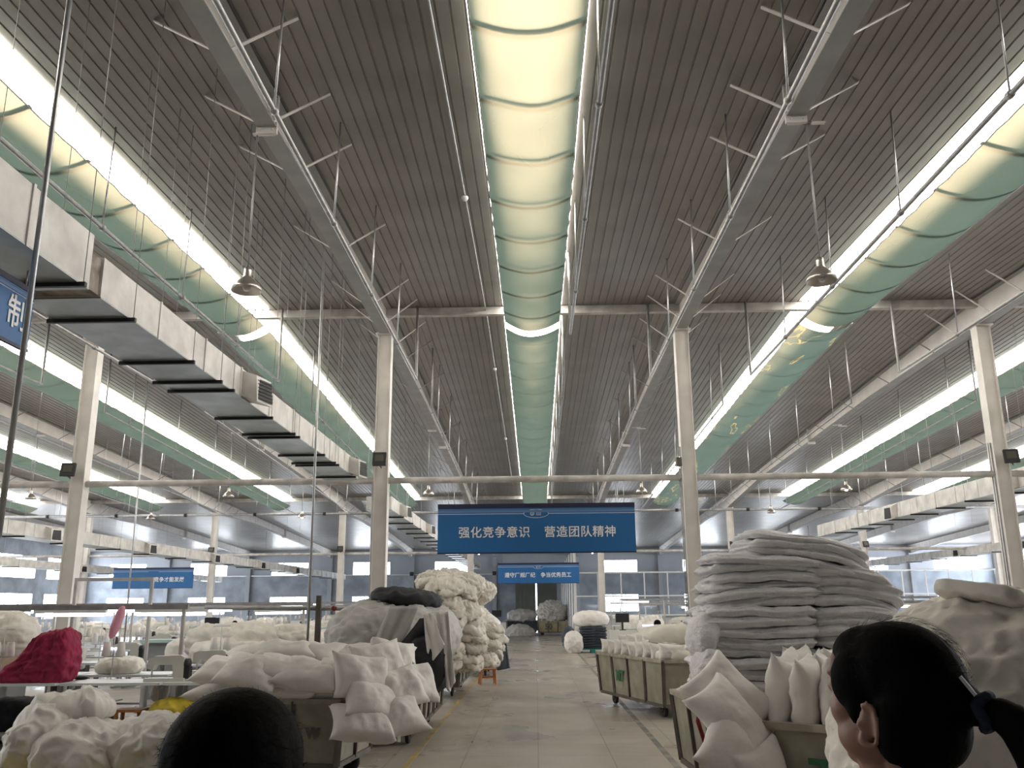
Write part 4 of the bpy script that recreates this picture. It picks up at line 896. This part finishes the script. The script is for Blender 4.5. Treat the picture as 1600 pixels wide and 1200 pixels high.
# screens and cabinets on the right benches
for i, (x, y, z, w) in enumerate(((2.95, 31.5, 1.02, 'right of the pallet'), (-1.9, 43.5, 1.1, 'far end of the left side'), (-10.2, 28.5, 1.02, 'among the left benches'))):
    t = empty('monitor', 'black computer screen on a stand, ' + w, 'monitor', (x, y, z)); MB().box((0, 0, .15), (.46, .05, .3)).build('screen', M_scrn, t); MB().box((0, .03, -.12), (.06, .05, .28)).box((0, 0, -.25), (.22, .18, .02)).build('stand', M_dark, t)
    tag(MB().box((0, 0, (z - .26) / 2), (.9, .6, z - .26)).build('side_cabinet', M_lowwall, None, (x, y, 0)), 'pale cabinet under the black screen, ' + w, 'cabinet')
led0 = None
for i, (x, y, z, w) in enumerate(((3.5, 28.85, .97, 'beside the pallet'), (5.0, 28.85, .97, 'behind the right middle cart, upper'), (4.0, 23.8, .97, 'behind the right middle cart, lower'), (-4.3, 38.85, .97, 'at the far left of the aisle'), (-6.95, 14.9, .97, 'over the second left bench row'), (-5.55, 14.9, .97, 'over the second left bench row, right one'))):
    t = empty('work_light', 'small violet white work light ' + w, 'work light', (x, y, z), 0, 'violet work lights')
    MB().box((0, 0, 0), (.34, .05, .035)).build('diffuser', E_led, t); MB().tube([(0, .02, .02), (0, .25, .05), (0, .25, -.21)], .008, 6).box((0, 0, .026), (.36, .07, .012)).build('arm', M_white, t)
for i, (x, y, s) in enumerate(((3.9, 26.6, .34), (-6.3, 17.2, .3), (-8.0, 21.9, .3))):
    pass
m = MB()
t = empty('mint_cabinet', 'pale mint green fabric machine housing on the left beyond the post', 'machine', (-3.9, 21.8, 0)); MB().box((0, 0, .55), (2.4, .5, 1.1)).build('body', M_mint, t); MB().box((0, -.1, 1.12), (2.5, .7, .05)).build('top_board', M_mint, t)
t = empty('mint_cabinet', 'long pale mint counter over the second left bench row', 'machine', (-5.6, 17.0, 0)); MB().box((0, 0, .5), (3.2, .45, 1.0)).build('body', M_leg, t); MB().box((0, -.08, 1.02), (3.3, .6, .05)).build('top_board', M_mint, t)

# ---------------------------------------------------------------- people
def capsule(mb, a, b, ra, rb, n=12):
    a, b = Vector(a), Vector(b); d = (b - a); L = max(d.length, 1e-4); q = (d if d.length > 1e-5 else Vector((0, 0, 1))).to_track_quat('Z', 'Y').to_matrix()
    prof = [(max(1e-4, ra * math.cos(t)), ra * math.sin(t)) for t in [(-PI / 2) + PI / 2 * k / 4 for k in range(5)]] + [(max(1e-4, rb * math.cos(t)), L + rb * math.sin(t)) for t in [PI / 2 * k / 4 for k in range(5)]]
    vs = []; 
    for r, z in prof:
        for k in range(n): vs.append(q @ Vector((r * math.cos(2 * PI * k / n), r * math.sin(2 * PI * k / n), z)) + a)
    m = len(prof); fs = [(i * n + k, i * n + (k + 1) % n, (i + 1) * n + (k + 1) % n, (i + 1) * n + k) for i in range(m - 1) for k in range(n)]
    fs += [tuple(range(n - 1, -1, -1)), tuple(range((m - 1) * n, m * n))]; mb.add(vs, fs, True)
def ell(mb, c, r, rot=(0, 0, 0), n=16, m=12):
    M = Euler(rot).to_matrix(); c = Vector(c); prof = [-PI / 2 + PI * k / m for k in range(m + 1)]; vs = []
    for t in prof:
        for k in range(n):
            cr = max(1e-3, math.cos(t)); vs.append(M @ Vector((r[0] * cr * math.cos(2 * PI * k / n), r[1] * cr * math.sin(2 * PI * k / n), r[2] * math.sin(t))) + c)
    fs = [(i * n + k, i * n + (k + 1) % n, (i + 1) * n + (k + 1) % n, (i + 1) * n + k) for i in range(m) for k in range(n)]
    fs += [tuple(range(n - 1, -1, -1)), tuple(range(m * n, (m + 1) * n))]; mb.add(vs, fs, True)
def fuse(mb, name, m, parent, vox, smooth=3):
    o = mb.build(name, m, parent); md = o.modifiers.new('r', 'REMESH'); md.mode = 'VOXEL'; md.voxel_size = vox; md.use_smooth_shade = True
    s = o.modifiers.new('s', 'SMOOTH'); s.iterations = smooth; s.factor = .5
    bpy.context.view_layer.update(); me = bpy.data.meshes.new_from_object(o.evaluated_get(bpy.context.evaluated_depsgraph_get()))
    o.modifiers.clear(); o.data = me
    if not me.materials: me.materials.append(m)
    return o
def hand(mb, w, d, side, curl=.35):
    """palm and five bent fingers; w wrist, d pointing direction (down the arm)"""
    w = Vector(w); d = Vector(d).normalized(); s = Vector((side, 0, 0)); s = (s - d * s.dot(d)).normalized(); f = d.cross(s) * side   # f: palm front-back
    ax = f.normalized()     # knuckle line
    inn = -s
    for k in range(4): capsule(mb, w + ax * (-.026 + .0175 * k) * .7, w + d * .075 + ax * (-.028 + .019 * k), .012, .0105, 8)
    L = [.068, .078, .072, .056]
    for k in range(4):
        p = w + d * .078 + ax * (.029 - .019 * k); a = curl
        for j, r in enumerate((.0088, .008, .0072)):
            dd = (d * math.cos(a) + inn * math.sin(a)).normalized(); q = p + dd * L[k] * (.45, .32, .23)[j]; capsule(mb, p, q, r, r * .92, 8); p = q; a += curl
    p = w + d * .02 + ax * .026; q = p + (d * .55 + ax * .7 + inn * .3).normalized() * .042; capsule(mb, p, q, .012, .010, 8); r2 = q + (d * .85 + ax * .35 + inn * .35).normalized() * .032; capsule(mb, q, r2, .0095, .008, 8)
def person(name, label, loc, rz, h, top_m, hair, seated=False, vox=.008, headturn=0., detail=False, work=False):
    t = empty(name, label, 'person', loc, rz); k = h / 1.6; S = lambda *p: Vector(p) * k
    sk = MB(); sh = MB(); tr = MB()
    hip = .92 if not seated else .50; sho = hip + .42; hc = hip + .60     # shoulder line and head centre
    lean = .10 if seated else 0.
    P_, N_ = S(0, 0, hip), S(0, lean, sho)
    top = N_ + S(0, .0, .04)
    # torso
    for mb, g in ((sk, 0), (sh, .012)):
        for dx in (-.05, .05): capsule(mb, S(dx, 0, hip), S(dx * 1.5, lean, sho - .07), (.105 + g) * k, (.105 + g) * k)
        capsule(mb, S(-.12, lean, sho - .02), S(.12, lean, sho - .02), (.055 + g) * k, (.055 + g) * k)
    capsule(sk, N_, S(0, lean + .02, hc - .06), .052 * k, .050 * k)
    # legs
    for s in (-1, 1):
        if not seated: kn, an = S(s * .10, .015, .49), S(s * .10, -.01, .09)
        else: kn, an = S(s * .13, .42, .50), S(s * .13, .40, .09)
        for mb, g in ((sk, 0), (tr, .014)):
            capsule(mb, S(s * .085, 0, hip - .03), kn, (.085 + g) * k, (.056 + g) * k); capsule(mb, kn, an, (.056 + g) * k, (.038 + g) * k)
        capsule(sk, an, an + S(0, .0, -.035), .038 * k, .034 * k); capsule(sk, an + S(0, -.02, -.055), an + S(0, .15, -.062), .034 * k, .026 * k)
        # arms
        a0 = S(s * .175, lean, sho - .03)
        if work or seated: el, wr = S(s * .24, lean + .12, sho - .27), S(s * .12, lean + .34, sho - .24)
        else: el, wr = S(s * .22, -.03, sho - .29), S(s * .215, .05, sho - .52)
        for mb, g in ((sk, 0), (sh, .012)):
            capsule(mb, a0, el, (.046 + g) * k, (.038 + g) * k)
            if mb is sk or top_m is not M_shirt: capsule(mb, el, wr if mb is sk else el.lerp(wr, .85), (.037 + g) * k, (.026 + g) * k)
        hand(sk, wr, (wr - el), s)
    # trousers hips
    capsule(tr, S(-.06, 0, hip + .03), S(.06, 0, hip + .03), .125 * k, .125 * k); capsule(tr, S(-.04, 0, hip - .04), S(.04, 0, hip - .04), .115 * k, .115 * k)
    # head, built about its centre and turned
    H = N_ + S(0, .03, .19); Mh = Matrix.Rotation(headturn, 3, 'Z')
    if detail: H = S(0, .02, 1.535 - .0 ) if False else H
    hb = MB()
    ell(hb, (0, -.008, .012), (.074, .092, .086)); ell(hb, (0, .035, -.05), (.060, .056, .066)); ell(hb, (0, .03, -.015), (.069, .062, .06)); ell(hb, (0, .06, -.10), (.030, .026, .022)); ell(hb, (0, .066, .03), (.056, .026, .035))
    capsule(hb, (0, .086, .0), (0, .098, -.046), .009, .012); ell(hb, (-.011, .092, -.050), (.008, .008, .007)); ell(hb, (.011, .092, -.050), (.008, .008, .007))
    ell(hb, (0, .083, -.076), (.024, .010, .006)); ell(hb, (0, .081, -.086), (.021, .010, .007))
    for s in (-1, 1):
        ell(hb, (s * .036, .052, -.032), (.032, .034, .036)); ell(hb, (s * .038, .030, -.070), (.034, .046, .040)); capsule(hb, (s * .014, .093, .018), (s * .046, .080, .020), .007, .006); ell(hb, (s * .031, .084, -.002), (.014, .009, .008)); ell(hb, (s * .055, .01, -.055), (.016, .035, .04))
        e = Matrix.Rotation(s * R(-18), 3, 'Z')
        pts = [Vector((s * .076, -.002 - .016 * math.sin(a) + .0, -.050 + .031 * math.cos(a))) for a in [x * .5 for x in range(-1, 8)]]
        for a, b in zip(pts[:-1], pts[1:]): capsule(hb, a + Vector((s * .008, 0, 0)), b + Vector((s * .008, 0, 0)), .0048, .0048, 8)
        ell(hb, (s * .077, .004, -.048), (.007, .014, .026)); ell(hb, (s * .080, .012, -.072), (.007, .008, .012)); ell(hb, (s * .082, .016, -.05), (.005, .005, .007))
    capsule(hb, (0, .02, -.09), (0, .0, -.17), .048, .054)
    hb.v = [tuple(Mh @ (Vector(v) * k) + H) for v in hb.v]
    sk.add(hb.v, hb.f, True)
    fuse(sk, 'body', M_skin, t, vox if not detail else .0045, 3 if not detail else 5)
    fuse(sh, 'shirt', top_m, t, .012); fuse(tr, 'trousers', M_trous, t, .012)
    # hair
    ha = MB()
    if hair == 'short': 
        ell(ha, (0, -.016, .030), (.083, .100, .082)); ell(ha, (0, -.045, -.01), (.079, .070, .085)); ell(ha, (0, -.06, -.05), (.062, .045, .05))
    elif hair == 'pony':
        ell(ha, (0, -.010, .020), (.081, .100, .080)); ell(ha, (0, -.038, .0), (.080, .078, .080)); ell(ha, (0, -.055, -.055), (.070, .055, .065)); ell(ha, (0, .034, .048), (.062, .056, .045))
        for s in (-1, 1): ell(ha, (s * .060, .030, .010), (.020, .040, .048)); ell(ha, (s * .068, .024, -.030), (.011, .018, .024)); ell(ha, (s * .070, -.03, -.055), (.018, .030, .05)); ell(ha, (s * .058, -.04, -.03), (.026, .034, .04)) ; ell(ha, (s * .05, -.045, -.08), (.022, .022, .04))
        capsule(ha, (0, -.095, -.012), (0, -.135, -.030), .038, .020)
    else:
        ell(ha, (0, -.02, .02), (.088, .102, .09)); ell(ha, (0, -.055, -.05), (.082, .05, .09))
    ha.v = [tuple(Mh @ (Vector(v) * k) + H) for v in ha.v]
    ho = fuse(ha, 'hair', M_hair, t, .006 if detail else .01)
    if hair == 'pony':
        pt_ = MB(); pts = [(0, -.138, -.030), (0, -.160, -.028), (0, -.186, -.045), (0, -.205, -.08), (0, -.214, -.13), (0, -.212, -.19), (0, -.205, -.26)]; rs = [.018, .024, .031, .034, .033, .028, .008]
        for a, b, ra, rb in zip(pts[:-1], pts[1:], rs[:-1], rs[1:]): capsule(pt_, a, b, ra, rb)
        pt_.v = [tuple(Mh @ (Vector(v) * k) + H) for v in pt_.v]; fuse(pt_, 'ponytail', M_hair, ho, .006)
        tie = MB(); n = 14
        for i in range(n):
            a = 2 * PI * i / n; b = 2 * PI * (i + 1) / n; c = Vector((0, -.140, -.027)); capsule(tie, c + Vector((.022 * math.cos(a), .005 * math.sin(3 * a), .022 * math.sin(a))), c + Vector((.022 * math.cos(b), .005 * math.sin(3 * b), .022 * math.sin(b))), .0085, .0085, 8)
        tie.v = [tuple(Mh @ (Vector(v) * k) + H) for v in tie.v]; tie.build('hair_tie', M_navyc, ho)
        cl = MB(); cl.bar((-.02, -.117, .022), (-.012, -.134, -.006), .010, .005); cl.v = [tuple(Mh @ (Vector(v) * k) + H) for v in cl.v]; cl.build('hair_clip', M_white, ho)['label'] = 'white hair clip'
    # loose strands so that the outline is not a hard edge
    if detail:
        st = MB(); rr = random.Random(3)
        for i in range(900):
            u = Vector((rr.gauss(0, 1), rr.gauss(0, 1) - .6, rr.gauss(0, 1) + .7)).normalized(); c = Vector((0, -.016, .026)); p = c + Vector((u.x * .083, u.y * .102, u.z * .083)) * .985
            dirn = (Vector((u.x * .4, -1 if hair == 'pony' else rr.uniform(-1, 1), -.3 + rr.uniform(-.5, .5)))); dirn = (dirn - u * dirn.dot(u)).normalized(); L = rr.uniform(.012, .03)
            q = p + dirn * L + u * rr.uniform(.001, .006); w = u.cross(dirn) * .0005
            A, B, C = [Mh @ (v * k) + H for v in (p - w, p + w, q)]; st.add([A, B, C], [(0, 1, 2)])
        st.build('loose_strands', M_hair, ho)
    return t, H
# woman at the right, head turned away to the left; man in front at the left seen from behind
pw_, Hw = person('person', 'woman with black ponytail in the right foreground, face turned away to the left', (.556, 1.40, 0), R(40), 1.545, M_shirt, 'pony', detail=True)
pm_, Hm = person('person', 'person with short black hair at the front, seen from behind at the bottom left', (-.340, 1.03, 0), R(-4), 1.475, M_navyc, 'short', detail=True)
def seat(label, loc, rz): return stool(label, loc, rz, .42, .36, M_leg)
person('person', 'worker in dark navy top sitting at a left bench far back, seen from behind', (-9.45, 29.9 - 1.6, 0), 0, 1.60, M_navyc, 'short', seated=True, vox=.014)
person('person', 'worker in pale top with dark hair bent over a bench behind the right cart', (3.0, 23.2, 0), R(-35), 1.62, M_shirt, 'bob', seated=True, vox=.014)
person('person', 'worker in beige top sitting behind the magenta cover', (-8.35, 16.6, 0), R(170), 1.58, M_shirt, 'short', seated=True, vox=.014)
seat('grey stool under the navy clothed worker', (-9.45, 28.25, 0), 0); seat('grey stool under the worker behind the right cart', (3.0, 23.15, 0), 0); seat('grey stool under the worker behind the magenta cover', (-8.35, 16.65, 0), 0)
